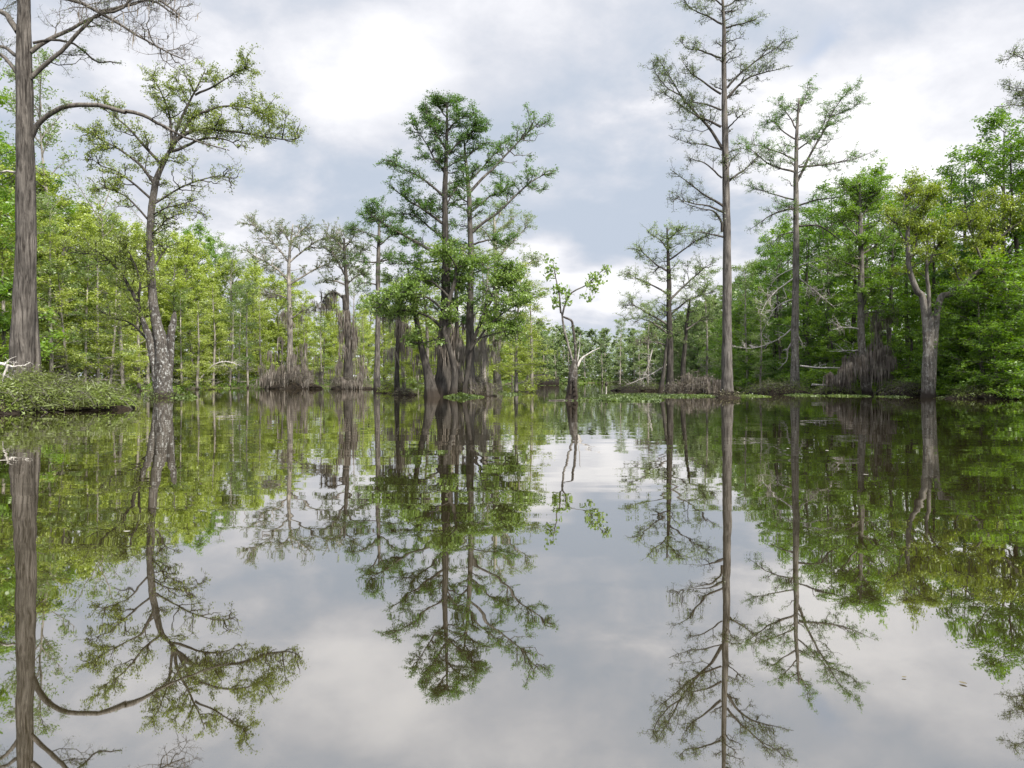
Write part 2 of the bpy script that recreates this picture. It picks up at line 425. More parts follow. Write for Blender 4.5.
def hero(name, label, cat, D, trunks, limbs, bark='bark', leaf='cyp_dark', K=9000, LL=(.16, .055), group=None,
         twigs=(9, 5), twl=(1.1, .45), flute=.12, flute_h=1.2, spread=.8, up=.1, sig=.10, auto=None, seed=1,
         moss=None, sides=22, limb_bark=None, flatz=.5, tr0=.028, leaf_t0=.1, lump=.04, nfl=7, extra=None, leafflat=.5, droop=0.0, fork=1.5, slim=.88):
    """trunks: lists of (px,py,width_px[,depth]) ; limbs: dicts or lists of (px,py[,depth]) with a base width in px"""
    r = np.random.default_rng(seed)
    px, py = trunks[0][0][0], trunks[0][0][1]
    base = P(px, py, D); base[2] = 0
    t = thing(name, tuple(base), label, cat, group)
    allw = []          # twig polylines that carry leaves, with weights
    tr_lines = []
    for ti, tr in enumerate(trunks):
        pts = [P(q[0], q[1], D, q[3] if len(q) > 3 else 0) for q in tr]
        pts[0][2] = min(pts[0][2], -.25)
        rad = [q[2] / 2 / FPX * D * slim for q in tr]
        b = Buf()
        V, F, c, rr = trunk_tube(pts, rad, n=44, sides=sides, flute=flute, flute_h=flute_h, seed=seed * 7 + ti, lump=lump, nfl=nfl)
        b.add(V, F, 0, True)
        tr_lines.append((c, rr))
        link('trunk', b.mesh('trunk', [M[bark]], base), t)
    for li, lb in enumerate(limbs):
        pts = lb['p']; w = lb.get('w', 3)
        dz = r.uniform(-1, 1) * lb.get('dj', 1.6)
        n = len(pts)
        pp = [P(q[0], q[1], D, (q[2] if len(q) > 2 else dz * i / max(n - 1, 1))) for i, q in enumerate(pts)]
        m = 14
        c = catmull(pp, m)
        j = np.cumsum(r.normal(0, .022, (m, 3)), axis=0); j -= j[:1]; c = c + j
        rad = np.linspace(1, lb.get('e', .14), m)[None, :] * w / 2 / FPX * D * .92
        b = Buf(); b.add(*tubes(c[None], rad, 7), 0, True)
        dens = lb.get('t', 1.0)
        Llen = np.linalg.norm(np.diff(c, axis=0), axis=1).sum()
        tl = lb.get('tl', 1)
        n0 = max(1, int(Llen * fork * dens))
        L0 = min(max(.34 * Llen, .5), 2.6) * tl
        k0 = spawn(c[None], n0, L0, t0=lb.get('t0', .18), t1=.97, spread=.62, up=up, flat=.5, curve=.10, jit=.05, fall=.5, r=r, m=7)
        b.add(*tubes(k0, taper(n0, 7, tr0 * 1.5, .3), 5), 0, True)
        par = np.concatenate([c[None, ::2], k0]); par[0] = c[np.linspace(3, 13, 7).astype(int)]
        n1 = max(2, int(twigs[0] * dens * Llen / 1.5))
        k1 = spawn(par, n1, twl[0] * tl, t0=.1, spread=spread * .8, up=up, flat=.5, curve=.08, jit=.06, fall=.35, r=r, m=6)
        b.add(*tubes(k1, taper(len(k1), 6, tr0 * .75), 4), 0, True)
        k2 = spawn(k1, max(2, int(n1 * twigs[1])), twl[1] * lb.get('tl', 1), spread=spread * .8, up=up * .5, flat=.7, curve=.05, jit=.08, r=r, m=4)
        b.add(*tubes(k2, taper(len(k2), 4, tr0 * .36), 3), 0, True)
        o = link('limb', b.mesh('limb', [M[lb.get('bark') or limb_bark or bark]], base), t)
        if lb.get('bark') == 'dead':
            o['label'] = 'dead bleached limb'
        if lb.get('k', 1) > 0:
            allw.append((k2, lb.get('k', 1) * Llen * 1.0)); allw.append((k1, lb.get('k', 1) * Llen * .35))
        if lb.get('moss'):
            mb = Buf()
            pts_, _ = along(k1, int(lb['moss'] * 160), 0, 1, .04, r)
            V, F = strands(pts_, lb.get('ml', .5), .045, r); mb.add(V, F)
            link('moss', mb.mesh('moss', [M['moss']], base), t)
    cb = Buf()
    # finer boughs set all round the trunk, so that the crown is as deep as it is wide
    if auto:
        for (ti, n, t0, t1, L, kk) in auto:
            c, rr = tr_lines[ti]
            a1 = spawn(c[None], n, L, t0=t0, t1=t1, spread=.86, up=up * 1.2, flat=.35, curve=.12, jit=.05, fall=.35, m=7, r=r)
            cb.add(*tubes(a1, taper(n, 7, .045, .3), 5), 1, True)
            a2 = spawn(a1, n * 6, L * .38, spread=.65, up=up, flat=.5, curve=.05, jit=.07, m=5, r=r)
            cb.add(*tubes(a2, taper(len(a2), 5, .02), 3), 1, True)
            a3 = spawn(a2, n * 18, L * .17, spread=.65, up=up, flat=.6, m=4, r=r, jit=.08)
            cb.add(*tubes(a3, taper(len(a3), 4, .010), 3), 1, True)
            if kk > 0:
                allw.append((a3, kk * n * L * .35)); allw.append((a2, kk * n * L * .12))
    tot = sum(w for _, w in allw)
    for pl, w in allw:
        n = int(K * LEAFK * w / tot)
        if n < 2: continue
        c, T = along(pl, n, leaf_t0, 1.05, sig, r, flatz)
        cb.add(*leaves(c, LL[0], LL[1], T, .8, leafflat, r, droop), 0)
    if extra:
        extra(cb, r, base, D)
    if cb.n:
        link('crown', cb.mesh('crown', [M[leaf], M[limb_bark or bark]], base), t)
    if moss:
        mb = Buf()
        for (x0, x1, y0, y1, n, ln, dd) in moss:
            # hangs round the trunk: strands spread over a shallow drum
            nc = max(4, n // 22)
            u0 = r.uniform(-1, 1, nc); top = y1 - (y1 - y0) * (1 - .75 * u0 ** 2) * r.uniform(.15, 1, nc)
            g = r.integers(nc, size=n)
            half = (x1 - x0) / 2 / FPX * D
            du = r.normal(0, .22, n); dep = r.normal(0, .22, n)
            xs = ((x0 + x1) / 2 + u0[g] * (x1 - x0) / 2 - CX) / FPX * D + du
            side = r.choice([-1, 1], nc) * r.uniform(.3, 1, nc) * np.sqrt(1 - u0 ** 2) * half
            zs = CH + (HY - top[g]) / FPX * D - (np.abs(du) + np.abs(dep)) * .7
            c = np.stack([xs, D + dd + side[g] + dep, np.maximum(zs, .35)], 1)
            V, F = strands(c, ln * .8, .075, r)
            V[:, 2] = np.maximum(V[:, 2], .03)
            mb.add(V, F)
        link('moss', mb.mesh('moss', [M['moss']], base), t)
    return t


# 1 giant cypress on the left
hero('cypress_tree', 'massive furrowed grey cypress trunk with bare arching limbs behind the brushy islet', 'tree', 31,
     [[(22, 412, 34), (22, 360, 25), (24, 310, 23), (26, 240, 21), (25, 130, 18), (24, 60, 16), (24, 0, 13), (25, -90, 10), (26, -220, 3)],
      [(38, 412, 15, .35), (36, 360, 9, .3), (34, 300, 6.5, .25), (32, 262, 4, .15), (30, 240, 2, .1)]],
     [dict(p=[(30, 140), (38, 126), (50, 116), (66, 109), (85, 106), (108, 107), (125, 111)], w=5.8, e=.78, t=.12, dj=.6, tl=.5),
      dict(p=[(125, 111), (145, 117), (165, 127), (185, 137), (205, 144), (230, 151)], w=4.4, e=.25, t=.7, dj=1.0, tl=.9),
      dict(p=[(31, 78), (45, 64), (62, 50), (80, 30), (96, 15), (118, 10), (130, -8)], w=5.2, e=.4, t=.6, dj=1.2),
      dict(p=[(31, 52), (48, 38), (64, 29), (82, 20), (98, 12), (120, 5), (135, -12)], w=5, e=.3, t=.8, dj=1.2, k=.4),
      dict(p=[(33, 43), (53, 40), (70, 43), (84, 52), (97, 63), (110, 62), (122, 63)], w=3, e=.4, t=.1, dj=.8, tl=.3, bark='bark_dark'),
      dict(p=[(28, -5), (55, -4), (85, 4), (106, 15), (131, 30), (156, 44), (184, 58)], w=5, e=.25, t=1.6, dj=1.4, k=.25, tl=1.1, moss=.35),
      dict(p=[(100, 12), (125, 8), (148, 4), (165, 12), (178, 22)], w=4, e=.3, t=1.8, dj=1.2, k=.2, tl=1.1, moss=.2),
      dict(p=[(28, -40), (70, -38), (110, -22), (150, -5), (182, 18)], w=6, e=.25, t=1.5, dj=1.6, k=.25),
      dict(p=[(18, 74), (8, 62), (-6, 50), (-30, 40)], w=5, e=.5, t=.4),
      dict(p=[(17, 56), (8, 50), (-8, 46), (-40, 50)], w=4.5, e=.5, t=.4),
      dict(p=[(18, 32), (8, 20), (-6, 10), (-30, -10)], w=7, e=.5, t=.5),
      dict(p=[(25, -60), (-10, -90), (-50, -100)], w=6, e=.3, t=1.2),
      dict(p=[(25, -100), (60, -120), (110, -130)], w=6, e=.3, t=1.2),
      dict(p=[(24, 172), (14, 171), (2, 172), (-10, 173)], w=2.6, e=.9, t=.05, tl=.2, bark='dead')],
     bark='bark_big', leaf='cyp_olive', K=2600, LL=(.09, .03), twigs=(15, 7), twl=(1.0, .38), flute=.10, flute_h=2.0, seed=3,
     limb_bark='twig', auto=[(0, 16, .75, .98, 3.2, .3)], sides=56, lump=.03, nfl=9, tr0=.016)

# 2 lichen spotted tree
hero('lichen_spotted_tree', 'tree with white lichen patches on a swollen dark trunk, crown of small yellow-green leaves', 'tree', 46.5,
     [[(163, 398, 27), (163, 388, 20), (163, 365, 15.5), (162, 345, 15), (157, 325, 11.5), (153, 300, 9.5), (151, 270, 8.4), (150, 240, 8), (152, 205, 7.5), (157, 178, 6.5), (166, 158, 5), (172, 146, 3)],
      [(160, 352, 10), (151, 343, 9), (146, 330, 7), (142, 318, 5), (139, 309, 4), (135, 298, 2)],
      [(167, 350, 9), (171, 336, 8.5), (173, 325, 7.5), (174, 317, 6), (175, 312, 2.5)]],
     [dict(p=[(171, 148), (180, 135), (190, 120), (200, 113), (209, 111)], w=4.5, k=1.2, t=1.2),
      dict(p=[(174, 142), (192, 131), (215, 130), (250, 133), (285, 138), (300, 137)], w=4.2, k=1.2, t=1.5, dj=1),
      dict(p=[(168, 152), (182, 149), (198, 141), (215, 139), (232, 143), (240, 150)], w=4, k=.6),
      dict(p=[(172, 145), (178, 125), (190, 100), (200, 80), (206, 66)], w=4, k=1.4, t=1.2),
      dict(p=[(172, 146), (172, 120), (165, 95), (152, 72)], w=3.5, k=1.1, t=1.1),
      dict(p=[(195, 95), (215, 85), (235, 72), (248, 68)], w=2.6, k=1.1, t=1.2),
      dict(p=[(200, 113), (225, 105), (250, 108), (268, 118), (276, 128)], w=2.8, k=1.5, t=1.3),
      dict(p=[(162, 165), (148, 148), (130, 128), (112, 112), (98, 105)], w=3.6, k=1.1, t=1.2),
      dict(p=[(155, 185), (140, 165), (120, 150), (100, 138), (84, 128)], w=3.6, k=1.2, t=1.2),
      dict(p=[(152, 200), (135, 185), (118, 172), (100, 165), (88, 155)], w=2.8, k=.9),
      dict(p=[(152, 205), (175, 190), (200, 180), (222, 176), (236, 180)], w=2.4, k=.35, t=1.2),
      dict(p=[(151, 215), (170, 205), (190, 205), (210, 215)], w=2, k=.3),
      dict(p=[(151, 235), (165, 222), (185, 215)], w=2, k=.3),
      dict(p=[(150, 222), (130, 200), (112, 190), (95, 190)], w=2.4, k=.6),
      dict(p=[(142, 318), (136, 300), (126, 280), (112, 262), (95, 250), (75, 243)], w=5, k=1.6, t=1.4, tl=1.3),
      dict(p=[(148, 340), (132, 325), (115, 318), (95, 310)], w=2.6, k=.6),
      dict(p=[(138, 305), (140, 280), (130, 255), (118, 235)], w=3, k=1.2, t=1.1),
      dict(p=[(152, 270), (165, 250), (178, 240)], w=2.2, k=.4)],
     bark='bark_lichen', leaf='oak', K=17000, LL=(.125, .08), twigs=(9, 5), twl=(1.15, .5), flute=.10, flute_h=.7, seed=5,
     limb_bark='bark_dark', auto=[(0, 18, .5, 1.0, 2.0, .35), (1, 6, .5, 1, 2.2, .8)], leafflat=1, sig=.11)

# 3 pale flat-topped cypress with a moss heap
hero('cypress_tree', 'pale flat-topped cypress with wide fan of bare limbs above a heap of hanging moss', 'tree', 86,
     [[(290, 388, 11), (290, 360, 7), (290, 320, 5.5), (289, 285, 4.6), (289, 262, 3.6), (291, 240, 2.4), (293, 224, 1)]],
     [dict(p=[(290, 282), (278, 270), (265, 262), (252, 254), (246, 250)], w=2.6, t=1.6),
      dict(p=[(290, 284), (302, 277), (318, 268), (330, 262), (340, 245)], w=2.6, t=1.6),
      dict(p=[(290, 265), (280, 250), (270, 240), (258, 228), (250, 224)], w=2.2, t=1.6),
      dict(p=[(290, 262), (302, 252), (318, 240), (330, 238), (346, 234)], w=2.2, t=1.6),
      dict(p=[(291, 245), (284, 232), (275, 224)], w=1.8, t=1.6),
      dict(p=[(291, 245), (300, 232), (310, 224)], w=1.8, t=1.6),
      dict(p=[(290, 300), (275, 295), (262, 296)], w=2, t=1.2, k=.3, moss=1),
      dict(p=[(290, 320), (305, 310), (318, 312)], w=2, t=1, k=.3, moss=1)],
     bark='bark_pale', leaf='cyp_olive', K=6500, LL=(.20, .075), twigs=(8, 5), twl=(1.7, .6), seed=8, flute=.1,
     auto=[(0, 10, .35, .95, 3.5, .5)], tr0=.045,
     moss=[(262, 320, 335, 372, 420, 2.0, 0), (275, 305, 300, 350, 160, 1.8, 0), (258, 326, 362, 380, 420, 1.2, 0)])

# 4 moss column
hero('cypress_tree', 'broken cypress wrapped in a thick column of grey hanging moss, left of the slender trunk', 'tree', 83,
     [[(348, 389, 14), (348, 370, 10), (348, 340, 8), (346, 310, 7), (344, 295, 5)],
      [(348, 330, 5), (347, 295, 4.5), (345, 265, 3.5), (344, 238, 2)]],
     [dict(p=[(345, 300), (335, 292), (325, 296), (320, 310)], w=3, moss=3, ml=1.2, k=.1),
      dict(p=[(345, 275), (335, 258), (325, 248)], w=2.5, t=1.4), dict(p=[(345, 268), (356, 255), (368, 248)], w=2.5, t=1.4),
      dict(p=[(344, 250), (336, 240), (328, 235)], w=2, t=1.4), dict(p=[(344, 250), (352, 238), (360, 232)], w=2, t=1.4),
      dict(p=[(346, 285), (332, 280), (320, 282)], w=2.2, t=1.2), dict(p=[(346, 285), (358, 276), (370, 274)], w=2.2, t=1.2)],
     bark='bark_dark', leaf='cyp_olive', K=3800, LL=(.2, .075), twl=(1.5, .55), seed=9, flute=.1, limb_bark='bark', tr0=.045,
     auto=[(1, 10, .4, 1, 2.4, .6)],
     moss=[(340, 356, 296, 350, 420, 2.4, 0), (334, 342, 300, 320, 60, 1.6, 0), (330, 366, 345, 372, 260, 1.8, 0), (338, 358, 340, 375, 200, 1.6, 0)])

# 5 slender straight cypress with dark root clump
hero('cypress_tree', 'slender straight cypress rising beside a small dark root clump, left of the island trees', 'tree', 70,
     [[(377, 391, 9), (377, 370, 6.5), (378, 320, 5.5), (378, 270, 4.8), (379, 235, 3.5), (379, 215, 1.5)]],
     [dict(p=[(378, 240), (365, 232), (350, 228)], w=2, t=1.5), dict(p=[(379, 245), (392, 236), (408, 232)], w=2, t=1.5),
      dict(p=[(378, 262), (362, 262), (345, 255)], w=2, t=1.3), dict(p=[(378, 262), (395, 258), (412, 262)], w=2, t=1.3),
      dict(p=[(378, 283), (392, 280), (408, 285)], w=1.8, t=1, k=.4), dict(p=[(378, 285), (364, 284), (352, 290)], w=1.8, t=1, k=.4),
      dict(p=[(379, 225), (388, 216), (398, 212)], w=1.6, t=1.5), dict(p=[(379, 225), (370, 216), (362, 215)], w=1.6, t=1.5),
      dict(p=[(378, 305), (392, 298), (405, 300)], w=1.6, t=.8, k=.5)],
     bark='bark', leaf='cyp_dark', K=5200, LL=(.17, .06), twl=(1.3, .5), seed=10, auto=[(0, 16, .45, 1, 2.2, .7)], tr0=.03)

# 6 the island group: twin-stemmed dark cypress
ISLAND = []
isl = 'cypresses standing together on the small island'
hero('cypress_tree', 'dark leafy cypress with fat fluted trunk, leftmost of the island group', 'tree', 49,
     [[(443, 397, 30), (444, 375, 20), (444, 350, 16), (445, 320, 14), (446, 290, 12), (446, 255, 9.5), (445, 225, 8), (445, 190, 6.5), (446, 160, 5), (447, 125, 3.5), (447, 102, 1.5)],
      [(433, 400, 19, -.8), (430, 384, 12, -.7), (426, 365, 9.5, -.5), (421, 345, 7.5, -.4), (416, 318, 6, -.3), (411, 290, 4, -.3), (408, 268, 2, -.3)]],
     [dict(p=[(444, 258), (425, 247), (403, 235), (385, 224), (366, 212)], w=4.5, t=1.7, k=1.7, bark='bark_dark'),
      dict(p=[(445, 225), (425, 212), (405, 200), (387, 185)], w=3.5, t=1.6, k=1.4),
      dict(p=[(445, 197), (430, 186), (415, 176), (400, 168), (388, 161)], w=3, t=1.5, k=.8),
      dict(p=[(446, 175), (435, 160), (425, 145), (414, 130)], w=3, t=1.6, k=1.6),
      dict(p=[(446, 150), (436, 135), (428, 118), (420, 108)], w=2.6, t=1.8, k=1.6),
      dict(p=[(447, 132), (455, 122), (465, 117), (476, 122)], w=2.2, t=1.7, k=1.4),
      dict(p=[(446, 155), (462, 140), (478, 128), (490, 122)], w=2.5, t=1.6, k=1.5),
      dict(p=[(447, 118), (440, 106), (436, 100)], w=1.8, t=1.8, k=1.2),
      dict(p=[(445, 240), (430, 228), (412, 216), (395, 215)], w=3, t=1.3, k=1.1),
      dict(p=[(446, 262), (425, 262), (400, 262), (380, 258)], w=2.5, t=1, k=.9),
      dict(p=[(446, 290), (430, 285), (410, 290)], w=2.6, t=.8, k=.6),
      dict(p=[(446, 205), (455, 190), (462, 182)], w=2, t=1, k=.8)],
     bark='bark_dark', leaf='cyp_dark', K=21000, LL=(.15, .055), twigs=(9, 5), twl=(1.1, .45), seed=12, flute=.22, flute_h=1.6, group=isl, slim=.8,
     auto=[(0, 50, .32, 1, 2.1, .6)], limb_bark='bark_dark',
     moss=[(430, 456, 325, 360, 160, 1.1, 0), (448, 458, 315, 375, 110, 1.6, 0), (408, 424, 330, 372, 60, .9, 0)])
hero('cypress_tree', 'grey cypress with two long limbs rising to the right, middle of the island group', 'tree', 50.5,
     [[(470, 394, 22), (470, 375, 13), (470, 340, 10), (470, 300, 8.5), (471, 260, 7.5), (470, 225, 6.5), (469, 195, 5.5), (467, 172, 4), (465, 152, 3), (464, 138, 1.5)]],
     [dict(p=[(470, 192), (484, 177), (498, 164), (519, 141), (532, 130), (541, 121)], w=3.4, t=1.5, k=.9, t0=.4),
      dict(p=[(471, 233), (485, 221), (498, 212), (524, 188), (540, 176), (554, 170)], w=3.8, t=1.4, k=.9, t0=.4),
      dict(p=[(468, 182), (480, 170), (492, 158), (500, 150)], w=2.5, t=1.5, k=1),
      dict(p=[(465, 160), (476, 150), (486, 143), (494, 142)], w=2.2, t=1.3, k=.9),
      dict(p=[(471, 212), (485, 200), (500, 192), (512, 190)], w=2.5, t=1.4, k=1.3),
      dict(p=[(471, 245), (487, 240), (500, 242), (514, 238)], w=2.4, t=1.3, k=1.2),
      dict(p=[(470, 250), (455, 245), (445, 240)], w=2, t=1, k=.7),
      dict(p=[(470, 275), (485, 268), (505, 262)], w=2, t=1, k=.8),
      dict(p=[(470, 205), (460, 198), (452, 188)], w=2, t=1, k=.8)],
     bark='bark', leaf='cyp_dark', K=11000, LL=(.15, .052), twl=(1.0, .42), seed=13, flute=.22, flute_h=1.2, group=isl, slim=.8,
     auto=[(0, 44, .28, 1, 2.0, .65)],
     moss=[(455, 492, 322, 350, 150, 1.3, 0), (464, 478, 340, 372, 60, 1.0, 0)])
hero('cypress_tree', 'slim cypress with airy grey-green crown, at the right of the island group', 'tree', 62,
     [[(497, 391, 14), (497, 375, 8.5), (497, 330, 6.5), (496, 280, 5.2), (495, 240, 4), (494, 212, 2)]],
     [dict(p=[(496, 262), (508, 245), (520, 232), (528, 222)], w=2.4, t=1.4), dict(p=[(496, 245), (484, 232), (476, 225)], w=2, t=1.4),
      dict(p=[(495, 235), (506, 222), (516, 214)], w=2, t=1.4), dict(p=[(497, 285), (512, 272), (528, 262), (538, 256)], w=2.2, t=1.3),
      dict(p=[(497, 300), (515, 295), (532, 292)], w=2.2, t=1.2), dict(p=[(496, 275), (482, 266), (470, 264)], w=2, t=1.2),
      dict(p=[(497, 320), (512, 318), (530, 322)], w=2, t=1), dict(p=[(495, 225), (500, 212), (503, 206)], w=1.6, t=1.4)],
     bark='bark_pale', leaf='cyp_pale', K=6500, LL=(.15, .055), twl=(1.4, .55), seed=14, group=isl, auto=[(0, 20, .35, 1, 2.4, .6)], tr0=.026)
hero('cypress_tree', 'thin moss-hung stem standing left of the fat fluted island trunk', 'tree', 54,
     [[(397, 395, 8), (397, 370, 5), (398, 330, 4), (400, 300, 3.2), (402, 275, 1.5)]],
     [dict(p=[(398, 320), (390, 312), (384, 314)], w=1.6, moss=1.2, ml=1.1), dict(p=[(399, 300), (408, 292), (418, 290)], w=1.6), dict(p=[(400, 290), (394, 278), (388, 272)], w=1.4)],
     bark='bark_dark', leaf='cyp_pale', K=1500, LL=(.15, .055), seed=51, group=isl, moss=[(391, 408, 298, 352, 260, 1.5, 0)])
hero('cypress_tree', 'thin dark stem between the two big island trunks, hung with moss', 'tree', 53,
     [[(457, 395, 9), (458, 370, 6), (457, 330, 5), (456, 290, 4), (455, 250, 2)]],
     [dict(p=[(457, 330), (464, 322), (472, 320)], w=1.6, moss=1.2, ml=1.1), dict(p=[(456, 290), (450, 280), (444, 278)], w=1.6)],
     bark='bark_dark', leaf='cyp_dark', K=1500, LL=(.15, .055), seed=52, group=isl, moss=[(452, 464, 318, 362, 200, 1.5, 0)])
hero('cypress_tree', 'thin pale stem just right of the grey two-limbed island cypress', 'tree', 56,
     [[(485, 393, 9), (484, 370, 5), (485, 330, 4), (487, 290, 3), (488, 262, 1.5)]],
     [dict(p=[(485, 340), (492, 334), (500, 336)], w=1.6, moss=.8, ml=.9), dict(p=[(486, 310), (478, 300), (470, 300)], w=1.6), dict(p=[(487, 290), (496, 282), (504, 280)], w=1.6)],
     bark='bark_pale', leaf='cyp_pale', K=2200, LL=(.15, .055), seed=53, group=isl, moss=[(476, 496, 330, 356, 140, 1.2, 0)])
for px, D, yt, v in [(428, 57, 262, 0), (452, 60, 240, 2), (516, 60, 262, 0), (480, 61, 250, 1), (404, 60, 285, 2), (532, 66, 285, 2)]:
    ISLAND.append((px, D, yt, v))
# the leafy maple under them
hero('maple_tree', 'broad-leaved bright green tree under the island cypresses, its leaves hanging low to the left', 'tree', 47.5,
     [[(452, 393, 10), (455, 375, 7), (450, 350, 6), (444, 330, 5.5), (448, 305, 5), (455, 280, 4), (458, 262, 2)],
      [(462, 392, 7, .5), (468, 370, 5, .5), (472, 345, 4.5, .5), (482, 320, 3.5, .4), (492, 300, 2, .3)]],
     [dict(p=[(444, 330), (430, 318), (412, 312), (395, 312), (384, 318)], w=4, t=1.4, k=.9, bark='bark_dark'),
      dict(p=[(446, 312), (428, 298), (408, 292), (390, 298), (380, 308)], w=3.2, t=1.4, k=1.0),
      dict(p=[(450, 298), (435, 282), (418, 278), (404, 284)], w=3, t=1.3, k=.8),
      dict(p=[(470, 350), (485, 330), (500, 315), (518, 306), (534, 300)], w=3, t=1.4, k=1.0),
      dict(p=[(480, 322), (490, 300), (502, 285), (518, 278)], w=2.6, t=1.4, k=1.1),
      dict(p=[(456, 280), (468, 268), (482, 262)], w=2, t=1.2, k=.9),
      dict(p=[(444, 330), (436, 340), (424, 343), (412, 346)], w=2.2, t=1.1, k=.6), dict(p=[(458, 270), (450, 255), (438, 246)], w=2, t=1.3, k=.8), dict(p=[(490, 302), (498, 285), (508, 270)], w=2, t=1.3, k=.8),
      dict(p=[(474, 340), (492, 335), (512, 332), (530, 338)], w=2, t=1.2, k=.8)],
     bark='bark_dark', leaf='broad', K=11000, LL=(.17, .11), twl=(1.3, .6), seed=15, flute=.1, leafflat=1, sig=.13,
     auto=[(0, 14, .5, 1, 1.6, .6)], group=None, droop=.3)

# 7 charred snag
def snag():
    D = 40.5
    base = P(571, 401, D); base[2] = 0
    t = thing('charred_snag', tuple(base), 'lone hollow charred snag in open water with a leafy sprouting top', 'tree')
    b = Buf()
    V, F, c, r_ = trunk_tube([P(571, 404, D), P(572, 392, D), P(573, 378, D), P(574, 368, D), P(576, 360, D)],
                             [x / 2 / FPX * D for x in (14, 10.5, 9.5, 8, 4.5)], n=44, sides=28, flute=.16, flute_h=.5, lump=.05, seed=4)
    # burnt cleft in the face of the stub: push the front in
    V = V.copy(); cc = np.repeat(c, 28, 0)[:len(V)]
    ang = np.arctan2(V[:, 0] - cc[:, 0], -(V[:, 1] - cc[:, 1]))
    z = V[:, 2]; zc = (z - .0) / 1.0
    ctr = .15 - .25 * zc
    cleft = (np.abs(ang - ctr) < .62 * np.clip(1.15 - zc, 0, 1)) & (z < 1.05)
    V[cleft] = cc[cleft] + (V[cleft] - cc[cleft]) * .35
    mi = np.array([cleft[f].sum() >= 3 for f in F])
    b.add(V, F[~mi], 0, True); b.v.append(np.zeros((0, 3), np.float32))
    b.f.append(np.asarray(F[mi], np.int32)); b.m.append(np.full(mi.sum(), 1, np.int32)); b.s.append(np.full(mi.sum(), True))
    link('trunk', b.mesh('trunk', [M['bark_snag'], M['char']], base), t)
    r = np.random.default_rng(21)
    br = [dict(p=[(574, 366), (568, 345), (563, 325), (561, 313)], w=2.6, e=.7, m='bark_tan'),
          dict(p=[(561, 313), (559, 295), (556, 278), (553, 262)], w=2, e=.3, m='twig'),
          dict(p=[(562, 315), (566, 300), (572, 292), (584, 286), (594, 278), (606, 266)], w=2, e=.3, m='twig'),
          dict(p=[(576, 364), (575, 345), (573, 328), (571, 321), (565, 318), (563, 317)], w=3, e=.6, m='bark_snag'),
          dict(p=[(577, 366), (582, 358), (590, 354), (600, 349)], w=3, e=.25, m='dead'),
          dict(p=[(577, 364), (579, 350), (580, 335)], w=1.2, e=.4, m='dead')]
    lines = []
    for q in br:
        c = catmull([P(a[0], a[1], D) for a in q['p']], 14); c += np.cumsum(r.normal(0, .012, c.shape), 0)
        bb = Buf(); bb.add(*tubes(c[None], np.linspace(1, q['e'], 14)[None] * q['w'] / 2 / FPX * D, 8), 0, True)
        if q['m'] == 'twig':
            k = spawn(c[None], 12, .62, spread=.7, up=.1, m=5, r=r, jit=.07, t0=.1); bb.add(*tubes(k, taper(len(k), 5, .012), 3), 0, True)
            k2 = spawn(k, 30, .3, spread=.7, m=4, r=r); bb.add(*tubes(k2, taper(len(k2), 4, .007), 3), 0, True)
            lines += [k, k2]
        link('limb', bb.mesh('limb', [M[q['m']]], base), t)
    # leaf clusters in tufts at twig ends
    tips = np.concatenate([lines[0][:, -1], lines[1][:, -1], lines[2][:, -1], lines[3][:, -1]])
    right = np.array([P(x, y, D) for x, y in [(588, 282), (592, 290), (596, 276), (600, 282), (584, 296), (606, 268), (598, 290), (590, 300), (553, 262), (548, 278), (546, 272), (560, 290)]])
    ctr = np.concatenate([tips[r.choice(len(tips), 34, replace=False)], right])
    c = np.repeat(ctr, 13, 0) + r.normal(0, .12, (len(ctr) * 13, 3))
    lb = Buf(); V, F = leaves(c, .23, .13, None, 1, .8, r, .5); lb.add(V, F)
    link('crown', lb.mesh('crown', [M['broad']], base), t)
    lb = Buf()   # twig frame that carries the right hand tufts
    st = P(590, 281, D)
    k = np.stack([np.linspace(st, q, 4) for q in right[:8]]); lb.add(*tubes(k, taper(len(k), 4, .012), 3), 0, True)
    link('twig', lb.mesh('twig', [M['twig']], base), t)
    # floating sticks at the foot
    lb = Buf()
    ln = np.stack([catmull([P(548 + i * 6, 401.2 + i * .5, D, 0) * [1, 1, 0] + [0, r.normal(0, .4), .02], P(585 + i * 8, 401.5 + .4 * i, D) * [1, 1, 0] + [0, r.normal(0, .6), .03]], 6) for i in range(5)])
    lb.add(*tubes(ln, taper(5, 6, .035, .5), 5), 0, True)
    tag(link('driftwood', lb.mesh('driftwood', [M['twig']], base), None, tuple(base)), 'thin floating sticks at the foot of the charred snag', 'driftwood')
snag()

